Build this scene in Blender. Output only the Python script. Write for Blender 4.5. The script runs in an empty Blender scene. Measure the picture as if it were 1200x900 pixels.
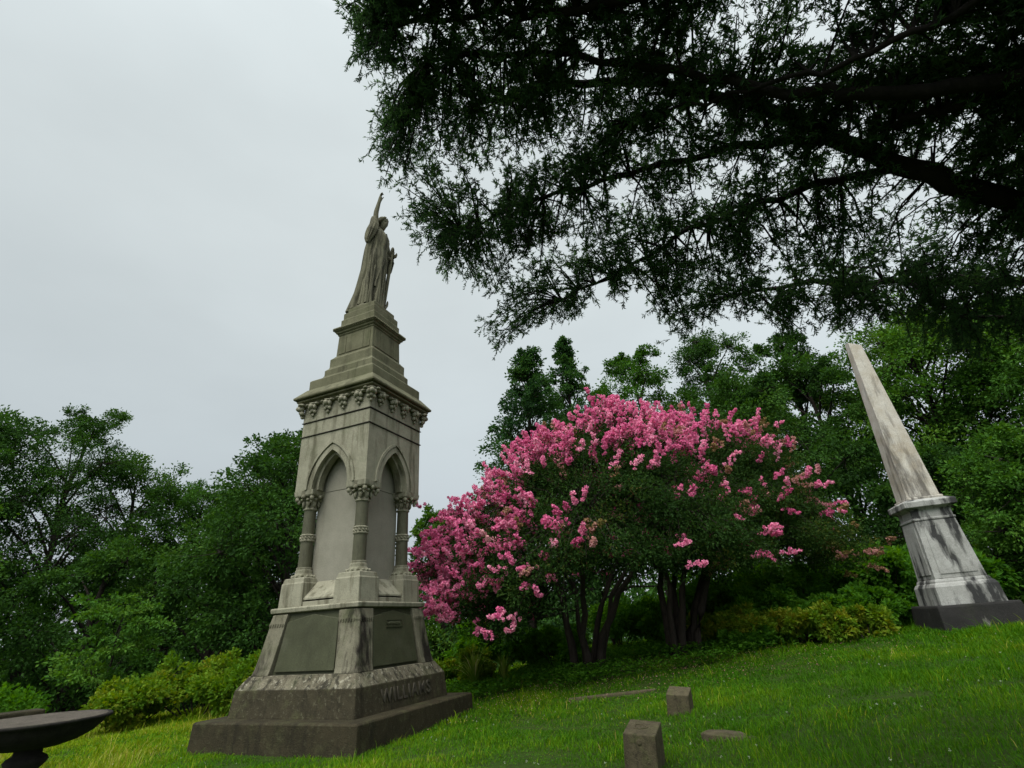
import bpy, math, random
import numpy as np
from mathutils import Matrix, Vector

C = bpy.context.scene.collection
SC = bpy.context.scene

# ---------------------------------------------------------------- camera, sky, sun, exposure
F_PX, PITCH, ROLL = 599.2, math.radians(25.23), math.radians(3.74)
_f = np.array([0, math.cos(PITCH), math.sin(PITCH)])
_r0 = np.array([1.0, 0, 0]); _u0 = np.cross(_r0, _f)
_r = math.cos(ROLL) * _r0 - math.sin(ROLL) * _u0
_u = math.sin(ROLL) * _r0 + math.cos(ROLL) * _u0
cam_d = bpy.data.cameras.new('camera'); cam = bpy.data.objects.new('camera', cam_d); C.objects.link(cam)
cam_d.sensor_width = 36.0; cam_d.lens = F_PX / 1200 * 36.0
cam_d.clip_start = 0.05; cam_d.clip_end = 6000
cam.matrix_world = Matrix(((_r[0], _u[0], -_f[0], 0), (_r[1], _u[1], -_f[1], 0), (_r[2], _u[2], -_f[2], 0), (0, 0, 0, 1)))
SC.camera = cam

SUN_EL, SUN_AZ = math.radians(54), math.radians(207)      # azimuth clockwise from +Y: behind and left of the camera
world = bpy.data.worlds.new('World'); SC.world = world; world.use_nodes = True
nt = world.node_tree; nt.nodes.clear(); N = nt.nodes.new; LK = nt.links.new
sky = N('ShaderNodeTexSky'); sky.sky_type = 'NISHITA'; sky.sun_disc = False
sky.sun_elevation = SUN_EL; sky.sun_rotation = SUN_AZ
tc = N('ShaderNodeTexCoord'); sep = N('ShaderNodeSeparateXYZ'); LK(tc.outputs['Generated'], sep.inputs[0])
ramp = N('ShaderNodeValToRGB'); LK(sep.outputs['Z'], ramp.inputs[0])           # overcast cloud deck: brighter higher up
el = ramp.color_ramp.elements
el[0].position = 0.0; el[0].color = (0.56, 0.61, 0.66, 1)
el[1].position = 1.0; el[1].color = (1.9, 1.95, 1.95, 1)
e = el.new(0.30); e.color = (0.68, 0.755, 0.78, 1)
e = el.new(0.62); e.color = (0.80, 0.875, 0.885, 1)
e = el.new(0.86); e.color = (0.84, 0.92, 0.93, 1)
mp = N('ShaderNodeMapping'); mp.inputs['Scale'].default_value = (1.0, 1.0, 2.2); LK(tc.outputs['Generated'], mp.inputs[0])
nz = N('ShaderNodeTexNoise'); nz.inputs['Scale'].default_value = 1.7; nz.inputs['Detail'].default_value = 5; nz.inputs['Roughness'].default_value = 0.5
LK(mp.outputs[0], nz.inputs['Vector'])
mr = N('ShaderNodeMapRange'); LK(nz.outputs['Fac'], mr.inputs[0])
mr.inputs['From Min'].default_value = 0.3; mr.inputs['From Max'].default_value = 0.7
mr.inputs['To Min'].default_value = 6.6; mr.inputs['To Max'].default_value = 7.7
ga = N('ShaderNodeMath'); ga.operation = 'MULTIPLY_ADD'; LK(sep.outputs['X'], ga.inputs[0]); ga.inputs[1].default_value = 0.13; ga.inputs[2].default_value = 1.0   # lighter cloud towards the right
gm = N('ShaderNodeMath'); gm.operation = 'MULTIPLY'; LK(mr.outputs[0], gm.inputs[0]); LK(ga.outputs[0], gm.inputs[1])
vm = N('ShaderNodeVectorMath'); vm.operation = 'SCALE'; LK(ramp.outputs[0], vm.inputs[0]); LK(gm.outputs[0], vm.inputs['Scale'])
mx = N('ShaderNodeMix'); mx.data_type = 'RGBA'; mx.inputs[0].default_value = 0.94
LK(sky.outputs[0], mx.inputs[6]); LK(vm.outputs[0], mx.inputs[7])
gd = N('ShaderNodeVectorMath'); gd.operation = 'DOT_PRODUCT'; LK(tc.outputs['Generated'], gd.inputs[0])                 # added sky glow round the sun, out of view, to brighten the scene
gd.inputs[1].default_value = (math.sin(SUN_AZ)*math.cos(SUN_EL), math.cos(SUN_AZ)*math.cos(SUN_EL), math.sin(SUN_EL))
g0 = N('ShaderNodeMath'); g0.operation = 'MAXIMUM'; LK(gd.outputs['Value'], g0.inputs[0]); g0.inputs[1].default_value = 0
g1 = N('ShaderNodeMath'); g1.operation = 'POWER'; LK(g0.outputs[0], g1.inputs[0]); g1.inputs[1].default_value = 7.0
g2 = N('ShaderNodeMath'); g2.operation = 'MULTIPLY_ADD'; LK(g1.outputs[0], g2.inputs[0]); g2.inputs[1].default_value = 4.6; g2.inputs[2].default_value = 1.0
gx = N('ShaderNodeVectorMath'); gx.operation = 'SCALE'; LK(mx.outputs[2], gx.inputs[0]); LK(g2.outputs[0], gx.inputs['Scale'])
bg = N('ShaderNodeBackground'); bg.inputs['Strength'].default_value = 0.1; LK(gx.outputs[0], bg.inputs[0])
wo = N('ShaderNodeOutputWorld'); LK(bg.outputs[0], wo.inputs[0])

sl = bpy.data.lights.new('sun', 'SUN'); sl.energy = 1.5; sl.angle = math.radians(40); sl.color = (1.0, 0.93, 0.80)
sun = bpy.data.objects.new('sun', sl); C.objects.link(sun)
_sd = Vector((math.sin(SUN_AZ) * math.cos(SUN_EL), math.cos(SUN_AZ) * math.cos(SUN_EL), math.sin(SUN_EL)))
sun.rotation_euler = _sd.to_track_quat('Z', 'Y').to_euler()
SC.view_settings.view_transform = 'Standard'; SC.view_settings.look = 'None'
SC.view_settings.gamma = 1.0; SC.view_settings.exposure = 0.29; SC.view_settings.use_curve_mapping = False
SC.render.engine = 'CYCLES'; SC.cycles.max_bounces = 5; SC.cycles.diffuse_bounces = 3; SC.cycles.transmission_bounces = 3

# ---------------------------------------------------------------- helpers
def nrm(a):
    return a / np.maximum(np.linalg.norm(a, axis=-1, keepdims=True), 1e-9)

def sp(t, k):
    return k * np.logaddexp(0, np.asarray(t, float) / k)

def T(x, y):                                   # the lie of the land
    x = np.asarray(x, float); y = np.asarray(y, float)
    z = -1.62 + 0.09 * sp(x + 0.8, 0.8) - 0.09 * sp(x - 14, 2) - 0.035 * sp(-x - 5, 1.5) + 0.02 * sp(y - 11, 1)
    z = z + 0.06 * sp(y - 11.5, 0.6) * np.exp(-((x - 2.5) / 4) ** 2) - 0.08 * sp(y - 18, 1)
    d = sp(np.hypot(x * 0.9, y - 4) - 19, 2.5)
    return z - 11 * (1 - np.exp(-d * 0.012))

class MB:
    def __init__(s): s.V = []; s.F = []; s.n = 0; s.A = []; s.S = []
    def add(s, v, f, tint=0.5, smooth=False):
        v = np.asarray(v, float).reshape(-1, 3)
        if isinstance(f, np.ndarray): fl = [f + s.n]
        else:
            fl = []
            by = {}
            for q in f: by.setdefault(len(q), []).append(q)
            for q in by.values(): fl.append(np.asarray(q, int) + s.n)
        s.V.append(v); s.F += fl; s.S += [smooth] * len(fl); s.n += len(v)
        t = np.broadcast_to(np.asarray(tint, float), (len(v),)) if np.ndim(tint) <= 1 else tint
        s.A.append(t)
    def mesh(s, name):
        me = bpy.data.meshes.new(name)
        V = np.concatenate(s.V); me.vertices.add(len(V)); me.vertices.foreach_set('co', V.ravel())
        tot = np.concatenate([np.full(len(f), f.shape[1]) for f in s.F]); lp = np.concatenate([f.ravel() for f in s.F])
        me.loops.add(len(lp)); me.loops.foreach_set('vertex_index', lp.astype(np.int32))
        me.polygons.add(len(tot)); st = np.concatenate([[0], np.cumsum(tot)[:-1]])
        me.polygons.foreach_set('loop_start', st.astype(np.int32)); me.polygons.foreach_set('loop_total', tot.astype(np.int32))
        sm = np.concatenate([np.full(len(f), q) for f, q in zip(s.F, s.S)])
        me.polygons.foreach_set('use_smooth', sm.astype(bool))
        at = me.attributes.new('tint', 'FLOAT', 'POINT'); at.data.foreach_set('value', np.concatenate(s.A).astype(np.float32))
        me.update(calc_edges=True); me.validate()
        return me
    def build(s, name, mat, parent=None, bevel=0, loc=None):
        o = bpy.data.objects.new(name, s.mesh(name)); C.objects.link(o)
        if mat: o.data.materials.append(mat)
        if parent: o.parent = parent
        if loc is not None: o.location = loc
        if bevel:
            b = o.modifiers.new('bevel', 'BEVEL'); b.width = bevel; b.segments = 2; b.limit_method = 'ANGLE'; b.angle_limit = math.radians(40)
        return o
    # shapes
    def sqlathe(s, prof, cx=0, cy=0, cap=True, tint=.5):           # square profile turned round four corners
        k = len(prof); v = []
        for w, z in prof: v += [(cx - w, cy - w, z), (cx + w, cy - w, z), (cx + w, cy + w, z), (cx - w, cy + w, z)]
        f = []
        for i in range(k - 1):
            for j in range(4): f.append((4*i + j, 4*i + (j+1) % 4, 4*(i+1) + (j+1) % 4, 4*(i+1) + j))
        if cap: f += [(3, 2, 1, 0), tuple(4*(k-1) + j for j in range(4))]
        s.add(v, f, tint)
    def box(s, x0, x1, y0, y1, z0, z1):
        v = [(x0,y0,z0),(x1,y0,z0),(x1,y1,z0),(x0,y1,z0),(x0,y0,z1),(x1,y0,z1),(x1,y1,z1),(x0,y1,z1)]
        s.hexa(v)
    def hexa(s, v):
        s.add(v, [(3,2,1,0),(4,5,6,7),(0,1,5,4),(1,2,6,5),(2,3,7,6),(3,0,4,7)])
    def lathe(s, prof, cx=0, cy=0, n=28, smooth=True, flute=None):
        v = []; k = len(prof)
        for r, z in prof:
            for j in range(n):
                a = 2*math.pi*j/n; rr = r * (1 + (flute(a, z) if flute else 0))
                v.append((cx + rr*math.cos(a), cy + rr*math.sin(a), z))
        f = [(n*i + j, n*i + (j+1) % n, n*(i+1) + (j+1) % n, n*(i+1) + j) for i in range(k-1) for j in range(n)]
        s.add(v, f, smooth=smooth)
        s.add([(cx + prof[0][0]*math.cos(2*math.pi*j/n), cy + prof[0][0]*math.sin(2*math.pi*j/n), prof[0][1]) for j in range(n)], [tuple(range(n))[::-1]])
        s.add([(cx + prof[-1][0]*math.cos(2*math.pi*j/n), cy + prof[-1][0]*math.sin(2*math.pi*j/n), prof[-1][1]) for j in range(n)], [tuple(range(n))])
    def ell(s, c, r, n=10, m=6, rot=None, tint=.5):
        v = []; R_ = np.array(rot) if rot is not None else np.eye(3)
        for i in range(m + 1):
            t = math.pi * i / m
            for j in range(n):
                a = 2*math.pi*j/n
                v.append((r[0]*math.sin(t)*math.cos(a), r[1]*math.sin(t)*math.sin(a), -r[2]*math.cos(t)))
        v = np.array(v) @ R_.T + np.array(c)
        f = [(n*i + j, n*i + (j+1) % n, n*(i+1) + (j+1) % n, n*(i+1) + j) for i in range(m) for j in range(n)]
        s.add(v, f, tint, smooth=True)
    def tube(s, P, R_, n=6, tint=.5):
        P = np.asarray(P, float); k = len(P); R_ = np.broadcast_to(np.asarray(R_, float), (k,))
        tg = nrm(np.gradient(P, axis=0)); up = np.array([.31, .17, .93]); v = []
        for i in range(k):
            a = np.cross(tg[i], up); 
            if np.linalg.norm(a) < .1: a = np.cross(tg[i], [1, 0, 0])
            a = a / np.linalg.norm(a); b = np.cross(tg[i], a)
            th = np.arange(n) * 2 * math.pi / n
            v.append(P[i] + R_[i] * (np.cos(th)[:, None] * a + np.sin(th)[:, None] * b))
        f = [(n*i + j, n*i + (j+1) % n, n*(i+1) + (j+1) % n, n*(i+1) + j) for i in range(k-1) for j in range(n)]
        s.add(np.concatenate(v), np.array(f), tint, smooth=True)
    def tubes(s, A, M, B, r0, r1, n=3, tint=.5):                    # many bent twigs A -> M -> B at once
        A, M, B = (np.asarray(q, float) for q in (A, M, B)); N_ = len(A)
        r0 = np.broadcast_to(r0, (N_,)); r1 = np.broadcast_to(r1, (N_,))
        d = nrm(B - A); a = nrm(np.cross(d, [.21, .33, .92])); b = np.cross(d, a)
        rings = []
        for Q, r in ((A, r0), (M, (r0 + r1) / 2), (B, r1)):
            for j in range(n):
                t = 2*math.pi*j/n
                rings.append(Q + r[:, None] * (math.cos(t) * a + math.sin(t) * b))
        V = np.stack(rings, 1)
        f = np.array([(n*i + j, n*i + (j+1) % n, n*(i+1) + (j+1) % n, n*(i+1) + j) for i in range(2) for j in range(n)])
        Fq = (np.arange(N_)[:, None, None] * (3*n) + f[None]).reshape(-1, 4)
        s.add(V.reshape(-1, 3), Fq, tint, smooth=True)
    def leaves(s, P, D, L, W, rng, tint, fold=.25, flat=0.0):
        n = len(P); D = nrm(D); L = np.broadcast_to(L, (n,))[:, None]; W = np.broadcast_to(W, (n,))[:, None]
        rv = rng.normal(size=(n, 3)) + np.array([0, 0, flat]); S = nrm(np.cross(D, rv)); Nn = np.cross(S, D)
        m = P + D * L * .45
        V = np.stack([P, m + S*W*.5 + Nn*W*fold, P + D*L, m - S*W*.5 + Nn*W*fold], 1).reshape(-1, 3)
        s.add(V, (np.arange(n)[:, None] * 4 + np.arange(4)), np.repeat(np.broadcast_to(tint, (n,)), 4))

def empty(name, loc, rz=0, label=None, cat=None, group=None):
    o = bpy.data.objects.new(name, None); C.objects.link(o); o.location = [float(q) for q in loc]; o.rotation_euler = (0, 0, rz)
    o.empty_display_size = .2
    return tag(o, label, cat, group)

def tag(o, label=None, cat=None, group=None, kind=None):
    if label: o['label'] = label
    if cat: o['category'] = cat
    if group: o['group'] = group
    if kind: o['kind'] = kind
    return o

# ---------------------------------------------------------------- materials
def newmat(name):
    m = bpy.data.materials.new(name); m.use_nodes = True; t = m.node_tree; t.nodes.clear()
    return m, t, t.nodes.new, t.links.new

def col(c): return (c[0], c[1], c[2], 1)

def mixc(N, L, fac, a, b):
    m = N('ShaderNodeMix'); m.data_type = 'RGBA'
    if isinstance(fac, (int, float)): m.inputs[0].default_value = fac
    else: L(fac, m.inputs[0])
    for i, q in ((6, a), (7, b)):
        if isinstance(q, tuple): m.inputs[i].default_value = col(q)
        else: L(q, m.inputs[i])
    return m.outputs[2]

def noise(N, L, vec, scale, detail=6, rough=.55):
    n = N('ShaderNodeTexNoise'); n.inputs['Scale'].default_value = scale; n.inputs['Detail'].default_value = detail
    n.inputs['Roughness'].default_value = rough; L(vec, n.inputs['Vector']); return n.outputs['Fac']

def rng_map(N, L, v, a, b, c=0., d=1.):
    m = N('ShaderNodeMapRange'); L(v, m.inputs[0]); m.inputs['From Min'].default_value = a; m.inputs['From Max'].default_value = b
    m.inputs['To Min'].default_value = c; m.inputs['To Max'].default_value = d; return m.outputs[0]

def stone(name, base, dark, stain, moss=(0.07, 0.085, 0.035), moss_amt=.3, streak=(.52, .68), streak_amt=.7, rough=.85, bump=.35, scale=1.0, grain=.25, lichen=None, lichen_amt=.6, seed=0.0, sx=7, sz=.55):
    m, t, N, L = newmat(name)
    tc = N('ShaderNodeTexCoord'); off = N('ShaderNodeVectorMath'); off.operation = 'ADD'; off.inputs[1].default_value = (seed, seed*1.7, seed*.6)
    L(tc.outputs['Object'], off.inputs[0]); v = off.outputs[0]
    n1 = noise(N, L, v, 2.4*scale, 9, .62); n2 = noise(N, L, v, 55*scale, 4, .6); n3 = noise(N, L, v, 9*scale, 6, .65)
    c = mixc(N, L, rng_map(N, L, n1, .35, .68), base, dark)
    mp = N('ShaderNodeMapping'); mp.inputs['Scale'].default_value = (sx*scale, sx*scale, sz*scale)
    wv = N('ShaderNodeMix'); wv.data_type = 'VECTOR'; wv.inputs[0].default_value = .10; L(v, wv.inputs[4])
    wn = N('ShaderNodeTexNoise'); wn.inputs['Scale'].default_value = 3.0*scale; wn.inputs['Detail'].default_value = 4; L(v, wn.inputs['Vector']); L(wn.outputs['Color'], wv.inputs[5]); L(wv.outputs[1], mp.inputs[0])
    st = noise(N, L, mp.outputs[0], 1.0, 7, .6)
    c = mixc(N, L, rng_map(N, L, st, streak[0], streak[1], 0, streak_amt), c, stain)
    c = mixc(N, L, rng_map(N, L, noise(N, L, v, 1.7*scale, 8, .7), .52, .7, 0, moss_amt), c, moss)
    if lichen: c = mixc(N, L, rng_map(N, L, n3, .56, .64, 0, lichen_amt), c, lichen)
    g = N('ShaderNodeMix'); g.data_type = 'RGBA'; g.blend_type = 'MULTIPLY'; g.inputs[0].default_value = 1
    L(c, g.inputs[6]); L(rng_map(N, L, n2, .3, .7, 1 - grain, 1 + grain*.5), g.inputs[7])
    bs = N('ShaderNodeBsdfPrincipled'); bs.inputs['Roughness'].default_value = rough; bs.inputs['Specular IOR Level'].default_value = .16
    L(g.outputs[2], bs.inputs['Base Color'])
    bm = N('ShaderNodeBump'); bm.inputs['Strength'].default_value = bump; bm.inputs['Distance'].default_value = .02
    ad = N('ShaderNodeMath'); ad.operation = 'MULTIPLY_ADD'; L(n3, ad.inputs[0]); ad.inputs[1].default_value = 1.2; L(n2, ad.inputs[2]); L(ad.outputs[0], bm.inputs['Height']); L(bm.outputs[0], bs.inputs['Normal'])
    o = N('ShaderNodeOutputMaterial'); L(bs.outputs[0], o.inputs[0]); return m

def leafmat(name, cols, transl=.3, rough=.7, spec=.07, tcol=None):
    m, t, N, L = newmat(name)
    at = N('ShaderNodeAttribute'); at.attribute_name = 'tint'
    r = N('ShaderNodeValToRGB'); L(at.outputs['Fac'], r.inputs[0]); e = r.color_ramp.elements
    k = len(cols)
    e[0].color = col(cols[0]); e[1].color = col(cols[-1]); e[1].position = 1
    for i in range(1, k - 1): q = e.new(i / (k - 1)); q.color = col(cols[i])
    bs = N('ShaderNodeBsdfPrincipled'); bs.inputs['Roughness'].default_value = rough; bs.inputs['Specular IOR Level'].default_value = spec
    L(r.outputs[0], bs.inputs['Base Color'])
    tr = N('ShaderNodeBsdfTranslucent')
    hs = N('ShaderNodeHueSaturation'); hs.inputs['Saturation'].default_value = 1.15; hs.inputs['Value'].default_value = 1.3; hs.inputs['Hue'].default_value = .485
    L(r.outputs[0], hs.inputs['Color']); L(hs.outputs[0], tr.inputs[0])
    ms = N('ShaderNodeMixShader'); ms.inputs[0].default_value = transl; L(bs.outputs[0], ms.inputs[1]); L(tr.outputs[0], ms.inputs[2])
    o = N('ShaderNodeOutputMaterial'); L(ms.outputs[0], o.inputs[0]); return m

def barkmat(name, a, b):
    m, t, N, L = newmat(name); tc = N('ShaderNodeTexCoord')
    mp = N('ShaderNodeMapping'); mp.inputs['Scale'].default_value = (9, 9, 1.3); L(tc.outputs['Object'], mp.inputs[0])
    n = noise(N, L, mp.outputs[0], 2, 8, .7); c = mixc(N, L, rng_map(N, L, n, .35, .65), a, b)
    bs = N('ShaderNodeBsdfPrincipled'); bs.inputs['Roughness'].default_value = .9; bs.inputs['Specular IOR Level'].default_value = .15; L(c, bs.inputs['Base Color'])
    bm = N('ShaderNodeBump'); bm.inputs['Strength'].default_value = .7; bm.inputs['Distance'].default_value = .03; L(n, bm.inputs['Height']); L(bm.outputs[0], bs.inputs['Normal'])
    o = N('ShaderNodeOutputMaterial'); L(bs.outputs[0], o.inputs[0]); return m

M = {}
M['buff'] = stone('buff_granite', (0.302, 0.286, 0.214), (0.212, 0.200, 0.145), (0.090, 0.082, 0.052), moss_amt=.35, streak=(.50, .65), streak_amt=.75, bump=.25)
M['panel'] = stone('pale_panel_stone', (0.262, 0.246, 0.199), (0.213, 0.201, 0.159), (0.137, 0.125, 0.089), moss_amt=.1, streak=(.55, .75), streak_amt=.4, bump=.08)
M['olive'] = stone('weathered_olive_stone', (0.144, 0.139, 0.086), (0.097, 0.092, 0.054), (0.043, 0.042, 0.024), moss=(0.072, 0.080, 0.034), moss_amt=.6, streak_amt=.6, bump=.25)
M['statue'] = stone('statue_stone', (0.153, 0.144, 0.095), (0.097, 0.091, 0.061), (0.030, 0.028, 0.019), moss=(0.066, 0.070, 0.038), moss_amt=.5, streak=(.5, .62), streak_amt=.75, bump=.2, scale=1.6)
M['shaft'] = stone('dark_polished_granite', (0.106, 0.103, 0.066), (0.076, 0.074, 0.048), (0.045, 0.041, 0.026), moss_amt=.1, rough=.5, bump=.05, streak_amt=.5, scale=2, grain=.4)
M['tablet'] = stone('dark_tablet_stone', (0.060, 0.063, 0.035), (0.044, 0.046, 0.025), (0.028, 0.030, 0.018), moss=(0.103, 0.102, 0.071), moss_amt=.5, rough=.6, bump=.08, streak_amt=.3)
M['pilaster'] = stone('streaked_pilaster_stone', (0.189, 0.175, 0.126), (0.112, 0.102, 0.069), (0.014, 0.011, 0.009), moss_amt=.5, streak=(.47, .58), streak_amt=.95, bump=.3, seed=3.1, sx=3.5, sz=.7)
M['base'] = stone('dark_rough_granite', (0.045, 0.037, 0.020), (0.026, 0.022, 0.012), (0.012, 0.010, 0.007), moss=(0.085, 0.089, 0.038), moss_amt=.55, streak_amt=.6, bump=.7, grain=.45, lichen=(0.090, 0.089, 0.050), lichen_amt=.35, scale=1.3)
M['base2'] = stone('lichened_dark_granite', (0.060, 0.051, 0.030), (0.034, 0.029, 0.017), (0.014, 0.012, 0.008), moss=(0.100, 0.103, 0.046), moss_amt=.6, streak_amt=.6, bump=.7, grain=.45, lichen=(0.150, 0.138, 0.088), lichen_amt=.45, scale=1.5)
M['wash'] = stone('pale_lichened_slope', (0.196, 0.176, 0.124), (0.076, 0.065, 0.044), (0.025, 0.022, 0.015), moss_amt=.5, streak=(.47, .6), streak_amt=.9, bump=.6, grain=.45, lichen=(0.383, 0.360, 0.278), lichen_amt=.6, scale=1.5)
M['dark_string'] = stone('dark_moulding', (.06, .055, .045), (.03, .027, .022), (.02, .018, .015), bump=.3)
M['letter'] = stone('raised_letter_stone', (0.078, 0.069, 0.051), (0.051, 0.044, 0.033), (0.055, 0.047, 0.039), bump=.4, grain=.4, scale=3)
M['marble'] = stone('streaked_white_marble', (0.537, 0.507, 0.457), (0.388, 0.341, 0.267), (0.092, 0.082, 0.072), moss=(0.333, 0.249, 0.147), moss_amt=.28, streak=(.51, .63), streak_amt=.85, bump=.2, scale=.9, seed=5.3, sx=4.2, sz=.5)
M['marble2'] = stone('blackened_marble', (0.404, 0.400, 0.378), (0.275, 0.270, 0.252), (0.026, 0.026, 0.027), moss=(0.103, 0.104, 0.081), moss_amt=.4, streak=(.47, .58), streak_amt=.95, bump=.3, scale=1.1, seed=1.4, sx=3.6, sz=.6)
M['black'] = stone('black_stained_stone', (.035, .033, .032), (.022, .021, .02), (.25, .24, .21), moss_amt=.15, streak=(.60, .66), streak_amt=.9, bump=.4, seed=2.2, sx=2)
M['grave'] = stone('brown_grave_stone', (0.125, 0.106, 0.062), (0.075, 0.062, 0.037), (0.037, 0.032, 0.020), moss=(0.112, 0.121, 0.046), moss_amt=.7, bump=.7, grain=.5, scale=4)
M['urn'] = stone('dark_cast_basin', (.03, .027, .024), (.018, .016, .014), (.01, .009, .008), moss_amt=.2, bump=.5, grain=.4, scale=4)
M['basin'] = stone('worn_basin_lining', (.13, .11, .09), (.08, .068, .055), (.045, .038, .03), moss_amt=.3, bump=.6, grain=.5, scale=4)
M['bark'] = barkmat('dark_bark', (.030, .025, .02), (.016, .013, .01))
M['bark3'] = barkmat('black_juniper_bark', (.018, .014, .012), (.008, .007, .006))
M['bark2'] = barkmat('grey_brown_bark', (.045, .036, .029), (.022, .018, .015))
M['wood_leaf'] = leafmat('woodland_leaves', [(.016, .042, .010), (.030, .080, .014), (.046, .115, .018), (.075, .145, .024)])
M['wood_leaf2'] = leafmat('bright_woodland_leaves', [(.028, .075, .012), (.048, .13, .018), (.075, .17, .022), (.11, .20, .03)])
M['conifer'] = leafmat('upright_tree_leaves', [(.016, .045, .016), (.03, .08, .02), (.045, .115, .024), (.07, .14, .03)])
M['bush'] = leafmat('yellow_green_leaves', [(.05, .12, .010), (.085, .18, .012), (.14, .21, .016), (.22, .21, .02)], transl=.35)
M['vine'] = leafmat('vine_leaves', [(.03, .10, .010), (.06, .17, .015), (.10, .23, .02), (.15, .27, .025)], transl=.45)
M['strap'] = leafmat('strap_leaves', [(.07, .15, .015), (.12, .21, .025), (.2, .25, .05), (.36, .34, .14)])
M['myrtle'] = leafmat('crape_myrtle_leaves', [(.014, .036, .009), (.025, .062, .013), (.042, .085, .016), (.10, .10, .022)])
M['bloom'] = leafmat('pink_blossom', [(.60, .12, .26), (.73, .20, .37), (.81, .30, .45), (.85, .44, .55)], transl=.25, spec=.1)
M['seed'] = leafmat('fading_blossom', [(.16, .14, .04), (.30, .19, .09), (.52, .26, .24), (.68, .36, .40)], transl=.25, spec=.1)
M['juniper'] = leafmat('juniper_sprays', [(.022, .05, .02), (.038, .085, .03), (.06, .125, .038), (.09, .17, .048)], transl=.5)
M['clover'] = leafmat('clover_heads', [(.3, .34, .22), (.45, .5, .38)])
M['grass'] = leafmat('grass_blades', [(.028, .095, .004), (.055, .165, .006), (.11, .22, .007), (.22, .27, .012), (.36, .32, .09)], transl=.35, spec=.05)

# ---------------------------------------------------------------- ground (one sheet to the horizon)
def ground():
    m, t, N, L = newmat('turf_soil'); tc = N('ShaderNodeTexCoord'); v = tc.outputs['Object']
    c = mixc(N, L, rng_map(N, L, noise(N, L, v, .7, 8, .65), .35, .65), (.026, .06, .006), (.04, .065, .01))
    c = mixc(N, L, rng_map(N, L, noise(N, L, v, 14, 6, .7), .45, .7), c, (.022, .022, .01))
    bs = N('ShaderNodeBsdfPrincipled'); bs.inputs['Roughness'].default_value = .95; bs.inputs['Specular IOR Level'].default_value = .1; L(c, bs.inputs['Base Color'])
    bm = N('ShaderNodeBump'); bm.inputs['Distance'].default_value = .05; L(noise(N, L, v, 9, 8, .7), bm.inputs['Height']); L(bm.outputs[0], bs.inputs['Normal'])
    o = N('ShaderNodeOutputMaterial'); L(bs.outputs[0], o.inputs[0])
    a = np.concatenate([-np.geomspace(3000, 32, 22), np.arange(-30, 30.01, .5), np.geomspace(32, 3000, 22)])
    X, Y = np.meshgrid(a, a); rng = np.random.default_rng(2)
    Z = T(X, Y) + np.where(np.hypot(X, Y) < 45, rng.normal(0, .008, X.shape), 0)
    n = len(a); V = np.stack([X, Y, Z], -1).reshape(-1, 3)
    i = np.arange(n - 1); I, J = np.meshgrid(i, i, indexing='ij'); q = (I * n + J).ravel()
    b = MB(); b.add(V, np.stack([q, q + 1, q + n + 1, q + n], 1), smooth=True)
    tag(b.build('ground', m), kind='structure')
ground()

# ---------------------------------------------------------------- the tall monument
MON = (-3.609, 11.424); MRZ = math.radians(-23.02)
ca, sa = math.cos(MRZ), math.sin(MRZ)
def mloc(x, y): return MON[0] + ca*x - sa*y, MON[1] + sa*x + ca*y
def rotz(v, k):                                   # quarter turns
    v = np.asarray(v, float).copy()
    for _ in range(k): v = np.stack([-v[..., 1], v[..., 0], v[..., 2]], -1)
    return v

def text_mesh(body, size, depth):
    cu = bpy.data.curves.new('lettering', 'FONT'); cu.body = body; cu.size = size; cu.extrude = depth; cu.align_x = 'CENTER'; cu.align_y = 'CENTER'
    cu.offset = size * .004; cu.space_character = 1.2; cu.bevel_depth = .004
    o = bpy.data.objects.new('lettering', cu); C.objects.link(o); bpy.context.view_layer.update()
    me = bpy.data.meshes.new_from_object(o.evaluated_get(bpy.context.evaluated_depsgraph_get()))
    bpy.data.objects.remove(o); bpy.data.curves.remove(cu); return me

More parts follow.
